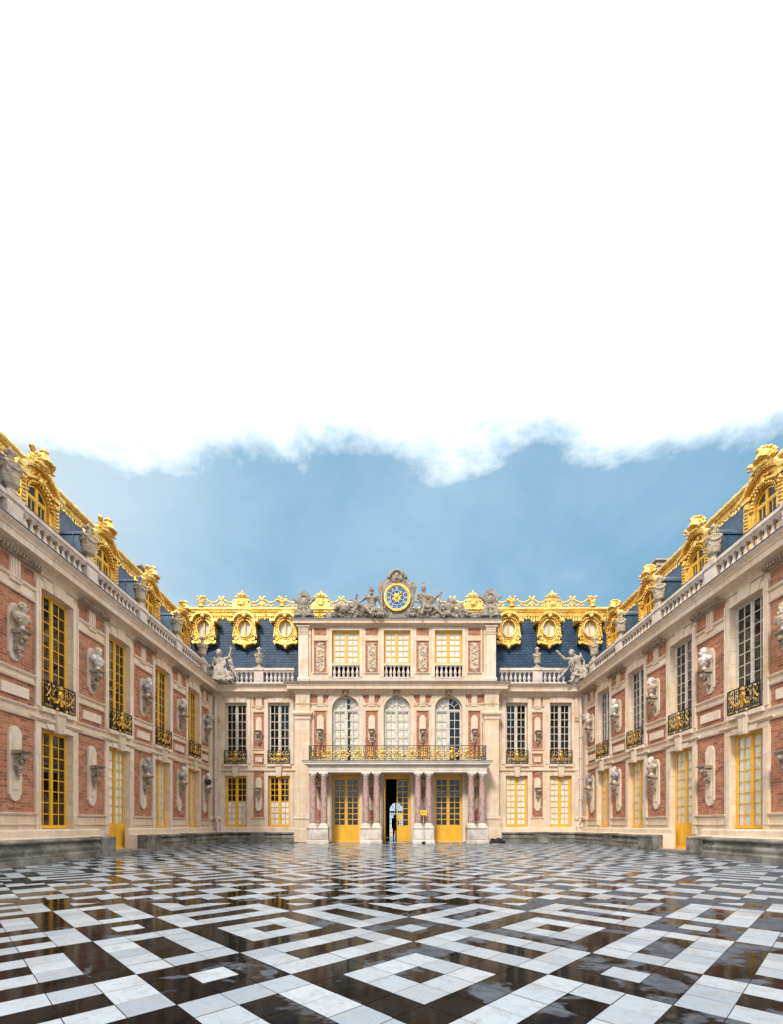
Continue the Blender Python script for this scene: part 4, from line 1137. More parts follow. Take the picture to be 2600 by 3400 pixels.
    for x in CX:
        ao.append((x - W / 2, x + W / 2, 9.48, 12.18, .28, False))
    at = Root.__new__(Root); at.e = rt.e; at.off = (0, 0, 0); at.M = Matrix.Translation((0, YA, 0)); at.rotz = 0
    for x in (-4.44, -1.49, 1.49, 4.46):
        brick(at, ao, x, .72, 9.74, 11.56); brick(at, ao, x, .72, 11.88, 12.33, frame=False)
        # carved trophy panel
        cp = MB(); w = .23
        cp.prism([(x - w, 9.98)] + arc(x, 9.98, w - .05, 180, 360, 8) + [(x + w, 9.98), (x + w, 11.28)] + arc(x, 11.28, w - .05, 0, 180, 8) + [(x - w, 11.28)], -.04, .02)
        r = random.Random(int(x * 100))
        for k in range(34): cp.ell((x + r.uniform(-.15, .15), -.03, r.uniform(9.95, 11.4)), (r.uniform(.03, .09), .04, r.uniform(.03, .1)), 6, Matrix.Rotation(r.uniform(-1, 1), 3, 'Y'))
        for k in range(4): z = r.uniform(10, 11.2); cp.cap((x - .15, -.05, z), (x + .15, -.05, z + r.uniform(-.3, .3)), .025, .03, 6)
        rt.part('carved_panel', cp, 'relief')
    for s_ in (-1, 1): brick(at, ao, s_ * 4.96, .07, 9.75, 12.3, frame=False)
    rt.part('attic_wall', wall_mb(-AW, AW, 9.08, 12.45, ao), 'stone')
    for x in CX:
        window(at, 'attic_window', x, W - .02, 10.28, 12.18, 5, 'yellow', d=-.2, bw=.036, fw=.07, curtain=('blind', .02, .98))
        sb = MB(); sb.box(x - W / 2 + .004, x + W / 2 - .004, -.26, .06, 10.14, 10.27); sb.box(x - W / 2 + .004, x + W / 2 - .004, -.26, .02, 9.4, 9.5)
        o = rt.part('window_balustrade', sb, 'balus')
        for k in range(6): rt.inst('baluster', BALU, (x - W / 2 + .14 + k * (W - .28) / 5, .06, 9.52), o)
        kb = MB(); kb.box(x - W / 2 + .01, x + W / 2 - .01, -.6, -.55, 9.4, 10.3); rt.part('dark_backing', kb, 'dark', o)
        fb = MB()
        for s_ in (-1, 1): fb.box(x + s_ * (W / 2 + .003), x + s_ * (W / 2 + .16), -.01, .028, 9.5, 12.18)
        fb.box(x - W / 2 - .16, x + W / 2 + .16, -.01, .03, 12.183, 12.36)
        rt.part('window_surround', fb, 'trim')
    for s_ in (-1, 1):
        pb = MB(); a, b = sorted((s_ * 5.12, s_ * 5.68)); pb.box(a, b, -.02, .1, 9.12, 12.4)
        bp = [(a, .03), (a, -.1), (b, -.1), (b, .03)]
        pb.path(bp, [(-.01, 9.12), (.05, 9.12), (.05, 9.4), (.02, 9.46), (-.01, 9.47)]); pb.path(bp, [(-.01, 11.92), (.03, 11.92), (.04, 11.98), (-.01, 12.0)])
        pb.path(bp, [(-.01, 12.3), (.06, 12.3), (.1, 12.36), (.1, 12.41), (-.01, 12.42)])
        for k in range(5):
            for j in range(2): pb.ell((a + .06 + k * .11, -.12, 12.08 + j * .13), (.05, .05, .08), 6)
        rt.part('attic_pilaster', pb, 'trim')
    sb = MB(); 
    for s_ in (-1, 1): sb.box(s_ * (AW - .08), s_ * (AW - .002), -1.7, -.003, 9.05, 12.45)
    sb.box(-AW, AW, -1.78, -1.7, 9.05, 12.6)
    rt.part('attic_side', sb, 'stone')
    al = MB(); al.box(-AW + .1, AW - .1, -.75, -.7, 9.1, 12.4); al.box(-AW + .1, AW - .1, -.7, -.3, 9.1, 9.3); rt.part('attic_dark_backing', al, 'dark')  # near-black sheet stands in for the shade behind the attic panes
    cs = [(-AW, 1.7), (-AW, 0), (AW, 0), (AW, 1.7)]
    ac = MB(); ac.path(cs, [(-.05, 12.40), (.05, 12.40), (.08, 12.45), (.14, 12.47), (.30, 12.48), (.31, 12.60), (.36, 12.64), (.38, 12.68), (-.05, 12.685)]); rt.part('attic_cornice', ac, 'trim')
    ld = MB(); ld.path(cs, [(-.05, 12.69), (.40, 12.69), (.40, 12.73), (-.05, 12.75)]); ld.box(-AW + .04, AW - .04, -1.7, -.04, 12.6, 12.745); rt.part('attic_lead', ld, 'lead')
    # vestibule with garden window at the far end
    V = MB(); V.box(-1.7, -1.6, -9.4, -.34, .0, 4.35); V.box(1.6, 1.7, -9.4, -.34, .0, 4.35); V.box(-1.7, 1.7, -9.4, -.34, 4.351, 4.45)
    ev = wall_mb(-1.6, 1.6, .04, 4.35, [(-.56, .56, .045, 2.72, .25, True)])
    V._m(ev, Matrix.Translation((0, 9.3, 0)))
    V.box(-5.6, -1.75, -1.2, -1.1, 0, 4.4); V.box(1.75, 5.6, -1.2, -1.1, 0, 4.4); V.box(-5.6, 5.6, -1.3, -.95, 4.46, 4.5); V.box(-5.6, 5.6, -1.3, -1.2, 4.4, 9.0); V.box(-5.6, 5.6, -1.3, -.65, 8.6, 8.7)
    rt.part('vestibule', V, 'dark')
    vf = MB(); vf.box(-1.6, 1.6, -9.6, -.02, -.06, .03); rt.part('vestibule_floor', vf, 'roomfloor')
    gw = Root.__new__(Root); gw.e = rt.e; gw.off = (0, -9.35, 0); gw.M = None; gw.rotz = 0
    gm = MB(); r0 = .56
    bars(gm, -.55, .55, .05, 2.15, 6, 6, .03, -9.36, -9.33); gm.box(-.04, .04, -9.37, -9.32, .05, 2.7); gm.box(-.56, .56, -9.37, -9.32, 1.95, 2.08)
    for a in (45, 90, 135): gm.cap((0, 9.35, 2.16), (.52 * math.cos(rad(a)), 9.35, 2.16 + .52 * math.sin(rad(a))), .015, .015, 5)
    rt.part('garden_window', gm, 'iron')
    rb = MB(); rb.box(-5.8, -1.72, -9.3, -1.4, -.1, 9.0); rb.box(1.72, 5.8, -9.3, -1.4, -.1, 9.0); rb.box(-1.72, 1.72, -9.3, -1.4, 4.46, 9.0); rt.part('rear_wall', rb, 'stone')
    return rt
def sculpt_mb(mb): return mb
pavilion()

# ------------------------------------------------------------------ portico
def portico():
    rt = Root('portico', 'low marble portico of paired red columns carrying a gilded iron balcony', 'portico', (0, 0, 0), (0, 24.7, 0), 0)
    cols = (-4.66, -4.05, -1.75, -1.16, 1.16, 1.75, 4.08, 4.68)
    for a, b in ((0, 1), (2, 3), (4, 5), (6, 7)):
        xc = (cols[a] + cols[b]) / 2; h = .56
        p = MB(); p.box(xc - h, xc + h, -.62, 0, -.06, .80)
        lp = [(xc - h, .62), (xc - h, 0), (xc + h, 0), (xc + h, .62)]
        p.path(lp, [(-.01, -.06), (.045, -.06), (.045, .12), (.01, .17), (-.01, .17)]); p.path(lp, [(-.01, .78), (.02, .78), (.045, .82), (.045, .875), (-.3, .876), (-.3, .78)], caps=True)
        p.box(xc - h + .02, xc + h - .02, -.6, -.02, .801, .872)
        p.box(xc - h + .17, xc + h - .17, -.01, .022, .24, .68)
        rt.part('plinth', p, 'plinth')
    sh = MB(); sh.lathe([(.185, 1.10), (.19, 1.14), (.185, 1.4), (.184, 2.0), (.172, 2.9), (.158, 3.56), (.168, 3.575), (.168, 3.6)], seg=24)
    shm = sh.mesh('column', 'column')
    bs = MB(); bs.box(-.235, .235, -.235, .235, .875, .97); bs.lathe([(.225, .97), (.235, 1.0), (.225, 1.03), (.2, 1.04), (.205, 1.07), (.21, 1.085), (.19, 1.1)], seg=24); bsm = bs.mesh('column_base', 'cleanstone')
    cp = MB(); cp.lathe([(.16, 3.6), (.165, 3.68), (.19, 3.69), (.19, 3.71), (.235, 3.77), (.24, 3.79), (.22, 3.795)], seg=24); cp.box(-.24, .24, -.24, .24, 3.79, 3.868); cpm = cp.mesh('capital', 'cleanstone')
    for x in cols:
        c = rt.inst('column', shm, (x, .33, 0)); link('column_base', bsm, c); link('capital', cpm, c)
    a, b = -4.86, 4.88
    pth = [(a, 1.45), (a, .12), (b, .12), (b, 1.45)]
    e = MB(); e.path(pth, [(-.45, 3.87), (.0, 3.87), (.0, 3.98), (.02, 3.985), (.02, 4.10), (.045, 4.12), (.05, 4.15), (-.45, 4.15)])
    e.path(pth, [(-.45, 4.151), (.03, 4.151), (.03, 4.225), (.10, 4.25), (.12, 4.28), (.23, 4.29), (.23, 4.36), (.28, 4.40), (.29, 4.44), (-.45, 4.45)])
    e.box(a + .4, b - .4, -1.45, -.5, 4.1, 4.4)
    rt.part('entablature', e, 'cleanstone')
    dn = MB(); n = 90
    for i in range(n): x = a + (b - a) * (i + .5) / n; dn.box(x - .03, x + .03, -.1, -.06, 4.165, 4.222)
    rt.part('dentil_band', dn, 'cleanstone')
    sl = MB(); sl.path(pth, [(-.2, 4.452), (.31, 4.452), (.31, 4.49), (-.2, 4.52)]); sl.box(a + .1, b - .1, -1.45, -.3, 4.4, 4.51); rt.part('balcony_slab', sl, 'bench')
    # railing
    y = .05; z0, z1 = 4.56, 5.3
    ir = MB(); xa, xb = -4.82, 4.84
    def run(p0, p1, h, w):
        ir.tube([p0, p1], w, 4)
    for z, w in ((z1, .018), (z0 + .03, .014), (z0 + .14, .011)):
        ir.tube([(xa, 1.45, z), (xa, y, z)], w, 4); ir.tube([(xa, y, z), (xb, y, z)], w, 4); ir.tube([(xb, y, z), (xb, 1.45, z)], w, 4)
    groups = [(-2.98, 1.22), (0, 1.2), (2.99, 1.22)]
    emb = []
    for c, w in groups:
        for k in (-1, 0, 1): emb.append(c + k * .8)
    posts = [xa, xa + .38, xa + .8, -4.19 + .0, -1.79, -1.39, -1.0 - .2, 1.2, 1.4, 1.79, 4.2, 4.45, xb]
    for x in sorted(set(posts)): ir.box(x - .012, x + .012, -y - .012, -y + .012, z0 - .06, z1)
    n = 96
    for i in range(n):
        x = xa + (xb - xa) * (i + .5) / n
        near = min(abs(x - q) for q in emb)
        if near > .32: ir.box(x - .006, x + .006, -y - .006, -y + .006, z0, z1)
    n = 40
    for i in range(n):
        x = xa + (xb - xa) * (i + .5) / n
        for zc, rr in ((5.14, .07), (4.92, .085), (4.76, .06)):
            ir.tube([(x + rr * math.cos(t * PI / 5), y, zc + rr * math.sin(t * PI / 5)) for t in range(10)], .011, 4, True)
    for s_ in (xa, xb):
        for i in range(10): ir.box(s_ - .006, s_ + .006, -1.4 + i * .135, -1.388 + i * .135, z0, z1)
    rail = rt.part('balcony_railing', ir, 'iron')
    g = MB()
    g.ell((0, -.02, .40), (.115, .03, .12), 12); g.ell((0, -.05, .42), (.05, .03, .06), 8); g.ell((0, -.045, .34), (.06, .02, .03), 7)
    for k in range(14):
        t = k * PI / 7; g.cap((.11 * math.cos(t), -.02, .40 + .11 * math.sin(t)), (.16 * math.cos(t), -.02, .40 + .16 * math.sin(t)), .014, .007, 5)
    g.prism([(-.085, .26), (.085, .26), (.075, .08), (0, .03), (-.075, .08)], .01, .045)
    g.ell((0, -.02, .60), (.09, .035, .045), 8)
    for q in (-.06, 0, .06): g.cap((q, -.02, .62), (q * 1.2, -.02, .67), .02)
    for s_ in (-1, 1):
        g.tube([(s_ * (.12 + .25 * (k / 9)), -.02, .24 - .13 * math.sin(k * .35) + .008 * k) for k in range(10)], [.02, .028, .034, .036, .034, .03, .028, .026, .022, .016], 6)
        g.tube([(s_ * (.27 + .085 * math.cos(t)), -.02, .27 + .085 * math.sin(t)) for t in [k * .65 for k in range(9)]], .019, 5)
        g.ell((s_ * .36, -.02, .42), (.045, .03, .06), 7); g.ell((s_ * .30, -.02, .55), (.03, .02, .05), 6); g.ell((s_ * .2, -.02, .57), (.03, .02, .03), 6)
        g.ell((s_ * .2, -.06, -.02), .045, 9)
    gm = g.mesh('gilded_emblem', 'gilt')
    for x in emb: rt.inst('gilded_emblem', gm, (x, y, z0), rail)
    h = MB()
    for k in (-.1, .1): h.tube([(k + .05 * math.cos(t * PI / 4), 0, .08 + .03 * math.sin(t * PI / 4)) for t in range(8)], .012, 4, True)
    h.ell((0, -.01, .2), (.06, .02, .05), 7); h.ell((0, -.01, .36), (.045, .02, .06), 7); h.ell((0, -.01, .5), (.03, .02, .07), 7); h.cap((-.06, -.01, .28), (.06, -.01, .3), .015); h.ell((0, -.01, .62), (.05, .02, .03), 6)
    hm = h.mesh('gilded_spray', 'gilt')
    for x in (-4.62, -4.36, -1.6, -1.49, -1.38, 1.38, 1.5, 1.6, 4.35, 4.6): rt.inst('gilded_spray', hm, (x, y, z0), rail)
    return rt
M['plinth'] = stone_mat('streaked_plinth_stone', (.70, .63, .55), (.66, .58, .50), (.22, .20, .155), False, .95)
M['cleanstone'] = stone_mat('white_marble_trim', (.76, .68, .60), (.72, .64, .56), (.56, .47, .38), False, .35)
portico()
for i, x in enumerate((-4.44, -1.49, 1.49, 4.46)):
    bust((x, YA - .21, 3.172), 0, i, MS['t'], 'shadowed bust behind the %s pair of red columns' % ('leftmost', 'second', 'third', 'rightmost')[i])
# ------------------------------------------------------------------ sculpture
def body(mb, J, k=1., female=False, robe=False):
    """continuous human figure from joints (fused later); J gives points for pelvis, chest, neck, head, sh/el/ha, hip/kn/fo with L,R"""
    V = {n: Vector(p) for n, p in J.items()}; kk = k; k = k * 1.22
    mb.ell(V['chest'], (.2 * k, .13 * k, .19 * k), 12); mb.ell((V['chest'] + V['pelvis']) / 2, (.155 * k, .115 * k, .18 * k), 10); mb.ell(V['pelvis'], (.19 * k, .15 * k, .15 * k), 10)
    mb.cap(V['chest'], V['pelvis'], .14 * k, .15 * k, 10); mb.cap(V['chest'] + Vector((0, 0, .10 * k)), V['head'], .08 * k, .068 * k)
    if not robe:
        for s_ in (-1, 1): mb.ell(V['chest'] + Vector((s_ * .085 * k, -.1 * k, .03 * k)), (.085 * k, .05 * k, .065 * k), 8)
    h = V['head']; k = kk * 1.22; mb.ell(h, (.092 * k, .108 * k, .125 * k), 12); mb.ell(h + Vector((0, -.035 * k, -.055 * k)), (.06 * k, .065 * k, .07 * k), 9)
    f = Vector(J.get('face', (0, -1, 0))).normalized(); rt_ = Vector((f.y, -f.x, 0)).normalized() if abs(f.z) < .9 else Vector((1, 0, 0))
    mb.cap(h + f * .1 * k + Vector((0, 0, .015 * k)), h + f * .125 * k + Vector((0, 0, -.03 * k)), .014 * k, .018 * k)
    mb.ell(h + f * .1 * k + Vector((0, 0, -.065 * k)), (.028 * k, .024 * k, .011 * k), 7)
    for s_ in (-1, 1): mb.ell(h + f * .092 * k + rt_ * s_ * .036 * k + Vector((0, 0, .034 * k)), (.028 * k, .022 * k, .011 * k), 7); mb.ell(h + rt_ * s_ * .088 * k, (.015 * k, .024 * k, .034 * k), 6)
    for s_ in 'LR':
        mb.ell(V['sh' + s_], .078 * k, 9); mb.cap(V['chest'], V['sh' + s_], .1 * k, .075 * k)
        mb.cap(V['sh' + s_], V['el' + s_], .066 * k, .05 * k); mb.cap(V['el' + s_], V['ha' + s_], .051 * k, .034 * k)
        d = (V['ha' + s_] - V['el' + s_]).normalized(); p = V['ha' + s_] + d * .05 * k; mb.ell(p, (.038 * k, .035 * k, .045 * k), 7)
        u = d.orthogonal().normalized(); w = d.cross(u)
        for q in range(4): b = p + d * .03 * k + w * (q - 1.5) * .019 * k; m_ = b + d * (.04 - .006 * abs(q - 1.3)) * k + u * .008 * k; mb.cap(b, m_, .0105 * k, .0095 * k, 5); mb.cap(m_, m_ + d * .018 * k + u * .022 * k, .0095 * k, .008 * k, 5)
        mb.cap(p - w * .03 * k, p - w * .055 * k + d * .035 * k + u * .015 * k, .012 * k, .009 * k, 5)
        mb.cap(V['pelvis'], V['hip' + s_], .13 * k, .115 * k); mb.cap(V['hip' + s_], V['kn' + s_], .108 * k, .07 * k); mb.ell(V['kn' + s_], .072 * k, 8)
        mb.cap(V['kn' + s_], V['fo' + s_], .068 * k, .042 * k); c = V['kn' + s_].lerp(V['fo' + s_], .32); mb.ell(c + Vector((0, .02 * k, 0)), (.07 * k, .075 * k, .11 * k), 8)
        t = Vector(J.get('toe' + s_, (0, -1, 0))).normalized(); mb.cap(V['fo' + s_] - Vector((0, 0, .01)), V['fo' + s_] + t * .17 * k - Vector((0, 0, .045 * k)), .044 * k, .032 * k)
    return V

def hair(mb, h, k, seed, n=26, beard=False, f=(0, -1, 0)):
    r = random.Random(seed); h = Vector(h); f = Vector(f).normalized()
    for i in range(n):
        a = r.uniform(0, 2 * PI); e = r.uniform(.0, 1.4); d = Vector((math.cos(a) * math.cos(e), math.sin(a) * math.cos(e), math.sin(e)))
        if d.dot(f) > .5 and d.z < .75: continue
        mb.ell(h + Vector((d.x * .1, d.y * .12, d.z * .13 + .01)) * k, r.uniform(.026, .042) * k, 6)
    if beard:
        for i in range(14): mb.ell(h + (f * r.uniform(.06, .1) + Vector((r.uniform(-.055, .055), 0, r.uniform(-.17, -.07)))) * k, .032 * k, 6)

def folds(mb, a, b, n, w, r0=.03, sag=.1, seed=1, out=(0, -1, 0)):
    """bundle of drapery folds hanging from a to b"""
    r = random.Random(seed); a, b = Vector(a), Vector(b); o = Vector(out)
    side = (b - a).cross(o).normalized()
    for i in range(n):
        u = (i + .5) / n - .5; pts = []
        for j in range(8):
            t = j / 7; pts.append(a.lerp(b, t) + side * u * w * (.5 + .8 * t) + o * (sag * math.sin(t * PI) + r.uniform(-.012, .012) + .02 * (i % 2)))
        mb.tube(pts, [r0 * (.8 + .5 * math.sin(j)) for j in range(8)], 6)

def heap(mb, x0, x1, hfun, seed, n=60, dep=.35, smin=.05, smax=.16):
    r = random.Random(seed)
    for i in range(n):
        x = r.uniform(x0, x1); z = r.uniform(.05, 1) * hfun((x - x0) / (x1 - x0)); y = r.uniform(-dep, 0); a = r.uniform(0, 2 * PI); L = r.uniform(.12, .3)
        mb.cap((x, y, z), (x + L * math.cos(a) * .8, y - .05, max(.03, z + L * math.sin(a) * .7)), r.uniform(.025, .05), r.uniform(.015, .04), 6)
    for i in range(n):
        x = r.uniform(x0, x1); H = hfun((x - x0) / (x1 - x0)); z = r.uniform(0, H) ** 1.0
        s_ = r.uniform(smin, smax); mb.ell((x, r.uniform(-dep, dep * .4) * (1 - z / (H + .3)), z), (s_ * r.uniform(.7, 1.5), s_, s_ * r.uniform(.6, 1.3)), 7, Matrix.Rotation(r.uniform(-1, 1), 3, 'Y'))

def place(name, me, loc, label, cat, group=None, s=1.06):
    o = link(name, me); o.location = loc; o.scale = (s, s, s); return tag(o, label, cat, group)

ZT = 12.748; YT = 26.25
# bearded club bearer, seated left of the clock
t = MB()
J = dict(pelvis=(0, .0, .66), chest=(.02, -.05, 1.13), head=(-.02, -.12, 1.57), shL=(-.27, -.05, 1.27), shR=(.3, -.05, 1.28), elL=(-.5, -.18, 1.02), haL=(-.68, -.3, .84), elR=(.47, -.1, .96), haR=(.52, -.25, 1.2),
         hipL=(-.12, -.05, .62), hipR=(.1, -.08, .6), knL=(-.72, -.34, .74), foL=(-.98, -.42, .24), knR=(-.30, -.50, .50), foR=(.0, -.62, .12), toeL=(-.6, -.6, 0), toeR=(.7, -.6, 0), face=(.25, -1, -.1))
body(t, J, 1.16); hair(t, J['head'], 1.25, 4, 30, True, J['face'])
folds(t, (.2, -.15, .72), (-.95, -.35, .25), 6, .35, .045, .08, 2); folds(t, (.1, -.2, .6), (.25, -.5, .05), 5, .5, .05, .1, 3)
t.cap((.52, -.3, 1.62), (.56, -.32, .5), .05, .085); t.cap((.56, -.32, .5), (.6, -.34, .16), .085, .11)
for k in range(8): t.ell((.55 + .06 * math.cos(k * 2), -.32 + .06 * math.sin(k * 2), .2 + k * .12), .04, 6)
heap(t, -1.1, .75, lambda u: .6, 11, 60, .4, .08, .2)
for k in range(8): t.ell((-1.0 + .22 * k, -.02, .28), (.24, .26, .27), 8)
t.ell((.45, -.55, .08), (.2, .16, .1), 8)
place('stone_statue', sculpt('club_bearer_statue', t, .02, 'statue', 0, .012), (-1.5, YT, ZT), 'weathered stone statue of a bearded man with a club, seated left of the clock', 'statue')
# helmeted warrior, seated right of the clock
t = MB()
J = dict(pelvis=(.1, .0, .72), chest=(-.02, -.05, 1.2), head=(.0, -.1, 1.68), shL=(-.32, -.02, 1.34), shR=(.28, -.05, 1.34), elL=(-.45, -.15, 1.0), haL=(-.3, -.35, .85), elR=(.62, -.12, 1.16), haR=(.88, -.22, 1.36),
         hipL=(.0, -.1, .66), hipR=(.2, -.08, .66), knL=(-.02, -.5, .62), foL=(-.12, -.55, .14), knR=(.55, -.4, .56), foR=(.95, -.52, .12), toeR=(.8, -.6, 0), toeL=(-.4, -.8, 0), face=(-.45, -1, 0))
body(t, J, 1.16); hair(t, J['head'], 1.1, 8, 14, False, J['face'])
t.ell((0, -.08, 1.79), (.125, .155, .12), 10); t.ell((.02, -.04, 1.93), (.05, .15, .1), 8)
for k in range(5): t.ell((-.02 + .02 * k, -.14 + .07 * k, 1.97 + .03 * math.sin(k)), .055, 6)
folds(t, (-.3, -.16, 1.36), (.3, -.16, 1.2), 5, .16, .035, .05, 5); folds(t, (.25, .0, 1.34), (.68, -.05, .55), 8, .5, .05, .06, 6)
folds(t, (.05, -.3, .72), (.1, -.48, .3), 8, .5, .04, .05, 9)
t.cap((.9, -.26, 1.4), (.82, -.3, .86), .045, .035); t.ell((.9, -.25, 1.43), .065, 7)
heap(t, -.8, 1.2, lambda u: .6, 21, 60, .4, .08, .2)
for k in range(9): t.ell((-.75 + .22 * k, -.02, .28), (.24, .26, .27), 8)
place('stone_statue', sculpt('warrior_statue', t, .02, 'statue', 0, .012), (1.55, YT, ZT), 'weathered stone statue of a helmeted warrior holding a baton, seated right of the clock', 'statue')
# animals and trophies flanking them
t = MB(); heap(t, 0, 1.75, lambda u: .18 + .55 * u + .1 * math.sin(u * 9), 31, 90, .35, .06, .17)
t.ell((1.0, -.25, .5), (.3, .2, .24), 9); t.ell((.72, -.32, .62), (.19, .16, .18), 8); t.cap((.62, -.38, .62), (.5, -.5, .38), .12, .09); t.cap((.6, -.3, .76), (.46, -.25, .9), .05, .03); t.cap((.8, -.3, .76), (.9, -.22, .92), .05, .03)
t.ell((1.55, -.1, .92), (.16, .12, .2), 8); t.cap((1.6, -.1, 1.05), (1.66, -.2, 1.28), .07, .05); t.ell((1.67, -.24, 1.31), (.06, .08, .05), 7); t.cap((1.5, -.1, 1.0), (1.28, 0, 1.2), .1, .03)
for k in range(9): t.ell((.1 + .22 * k, -.02, .22 + .015 * k), (.22, .26, .2 + .015 * k), 8)
place('stone_sculpture', sculpt('bull_sculpture', t, .02, 'statue', 0, .012), (-4.1, YT, ZT), 'carved stone animals with a bull\'s head and a bird, left of the bearded statue', 'sculpture')
t = MB(); heap(t, 0, 2.0, lambda u: .78 - .5 * u + .1 * math.sin(u * 11), 41, 100, .35, .06, .17)
t.ell((.55, -.25, .62), (.28, .2, .28), 9); t.ell((.62, -.3, .9), (.19, .16, .16), 8)
for k in range(16): t.ell((.62 + .24 * math.cos(k * .4), -.26, .86 + .22 * math.sin(k * .4)), .065, 6)
folds(t, (1.05, -.1, .9), (1.35, -.2, .15), 6, .4, .045, .05, 7); t.ell((.45, -.42, .2), (.17, .12, .17), 9)
for k in range(10): t.ell((.05 + .22 * k, -.02, .34 - .015 * k), (.22, .26, .32 - .013 * k), 8)
place('stone_sculpture', sculpt('lion_sculpture', t, .02, 'statue', 0, .012), (2.45, YT, ZT), 'heap of carved drapery and armour with a lion, right of the helmeted statue', 'sculpture')
for sx, l in ((-1, 'left'), (1, 'right')):
    t = MB(); h = 1.5 if sx < 0 else 1.62
    n = 22; t.prism([(.36 * math.cos(2 * PI * k / n) * (1.05 if math.sin(2 * PI * k / n) > 0 else .85), h - .45 + .52 * math.sin(2 * PI * k / n)) for k in range(n)], -.02, .1)
    t.ell((0, -.12, h - .48), (.16, .09, .2), 10)
    for k in range(14): t.ell((.2 * math.cos(k * .45), -.11, h - .42 + .24 * math.sin(k * .45)), .06, 6)
    for s_ in (-1, 1):
        t.cap((s_ * .3, 0, h - .62), (s_ * .56, 0, h - .3), .045, .075); t.ell((s_ * .28, -.12, .36), (.2, .17, .22), 9); t.ell((s_ * .3, -.16, .2), (.24, .2, .1), 8); t.ell((s_ * .26, -.1, .62), (.13, .1, .1), 7)
        t.ell((s_ * .46, -.05, .25), (.14, .1, .14), 7)
    t.ell((0, -.12, .3), (.14, .14, .3), 8); heap(t, -.5, .5, lambda u: .6, 50 + sx, 24, .22, .06, .12)
    t.ell((0, -.05, .7), (.25, .12, .14), 8)
    place('stone_trophy', sculpt('stone_trophy', t, .02, 'statue', 0, .012), (sx * 5.38, YT, ZT), 'stone trophy with a mask shield above two helmets, at the %s end of the attic' % l, 'sculpture')

# the clock
CK = Root('clock', 'round blue clock with gilded wreath and sun face, crowned with stone flags and helmet', 'clock', (0, YT, ZT), (0, 0, 0), 0)
zc = 13.97; yc = YT - .22
t = MB()
bo = [(-.62, ZT), (.62, ZT), (.70, ZT + .3)] + arc(0, zc, 1.0, -50, 230, 30) + [(-.70, ZT + .3)]
t.prism(bo, -(YT + .25), -(YT - .16))
t.ell((0, YT + .02, zc + 1.12), (.5, .14, .52), 14); t.ell((0, YT - .1, zc + 1.12), (.38, .2, .28), 10); t.ell((0, YT - .2, zc + 1.22), (.17, .18, .22), 10); t.ell((0, YT - .22, zc + 1.08), (.2, .14, .07), 9)
for k in range(13):
    a = rad(15 + k * 12.5); t.ell((.52 * math.cos(a), YT - .05, zc + 1.1 + .52 * math.sin(a)), (.13, .16, .11), 7, Matrix.Rotation(-a, 3, 'Y'))
for k in range(9):
    a = rad(25 + k * 16); t.ell((.36 * math.cos(a), YT - .12, zc + 1.2 + .4 * math.sin(a)), (.1, .12, .09), 7)
for s_ in (-1, 1):
    for k in range(6):                                     # furled flags
        t.tube([(s_ * (1.16 - .085 * k - .42 * q / 7 + .03 * k * q / 7), YT - .04 - .03 * (k % 2), zc + .78 + .05 * k - (.95 - .03 * k) * q / 7) for q in range(8)], [.03, .05, .065, .075, .08, .085, .085, .07], 6)
    t.cap((s_ * 1.0, YT, zc + .6), (s_ * 1.13, YT, zc + .98), .09, .02); t.cap((s_ * .86, YT, zc + .7), (s_ * .98, YT, zc + 1.02), .08, .02)
    for q, (ax, az) in enumerate(((.72, 1.12), (.86, .96), (.6, 1.22))): t.cap((s_ * ax * .8, YT - .04, zc + az * .82), (s_ * ax, YT - .04, zc + az), .1, .03)
    t.tube([(s_ * (.72 + .03 * q), YT - .06, zc + .62 + .06 * q) for q in range(7)], .07, 6)
    t.ell((s_ * .75, YT - .1, zc - .95), (.3, .18, .16), 8)
    for k in range(6): t.ell((s_ * (.7 + .1 * k), YT - .12, zc - .7 - .06 * k), (.14, .12, .12), 7)
b = sculpt('clock_surround', t, .02, 'statue', 0, .012); o = link('stone_surround', b, CK.e, (-CK.off[0], -CK.off[1], -CK.off[2]))
def disc(mb, r, d0, d1, n=48, ri=0):
    o_ = [(r * math.cos(2 * PI * k / n), zc + r * math.sin(2 * PI * k / n)) for k in range(n)]
    if ri: mb.ring(o_, [(ri * math.cos(2 * PI * k / n), zc + ri * math.sin(2 * PI * k / n)) for k in range(n)], d0, d1)
    else: mb.prism(o_, d0, d1)
    return mb
D = -yc
CK.part('blue_dial', disc(MB(), .66, D - .1, D + .0), 'bluedial')
nb = MB(); disc(nb, .655, D + .001, D + .02, 48, .625); disc(nb, .43, D + .001, D + .02, 48, .405)
NUM = ['XII', 'I', 'II', 'III', 'IIII', 'V', 'VI', 'VII', 'VIII', 'IX', 'X', 'XI']
def stroke(mb, c, ang, x0, z0, x1, z1, w):
    """stroke in a numeral's own frame (z towards the rim), turned by ang about the dial"""
    p, q = Vector((x0, z0)), Vector((x1, z1)); t_ = (q - p).normalized(); nn = Vector((-t_.y, t_.x)) * w / 2
    pts = [p + nn, p - nn, q - nn, q + nn]; ca, sa = math.cos(ang), math.sin(ang)
    pts = [Vector((a.x, a.y + c)) for a in pts]
    mb.prism([(a.x * ca + a.y * sa, zc - a.x * sa + a.y * ca) for a in pts], D + .001, D + .022)
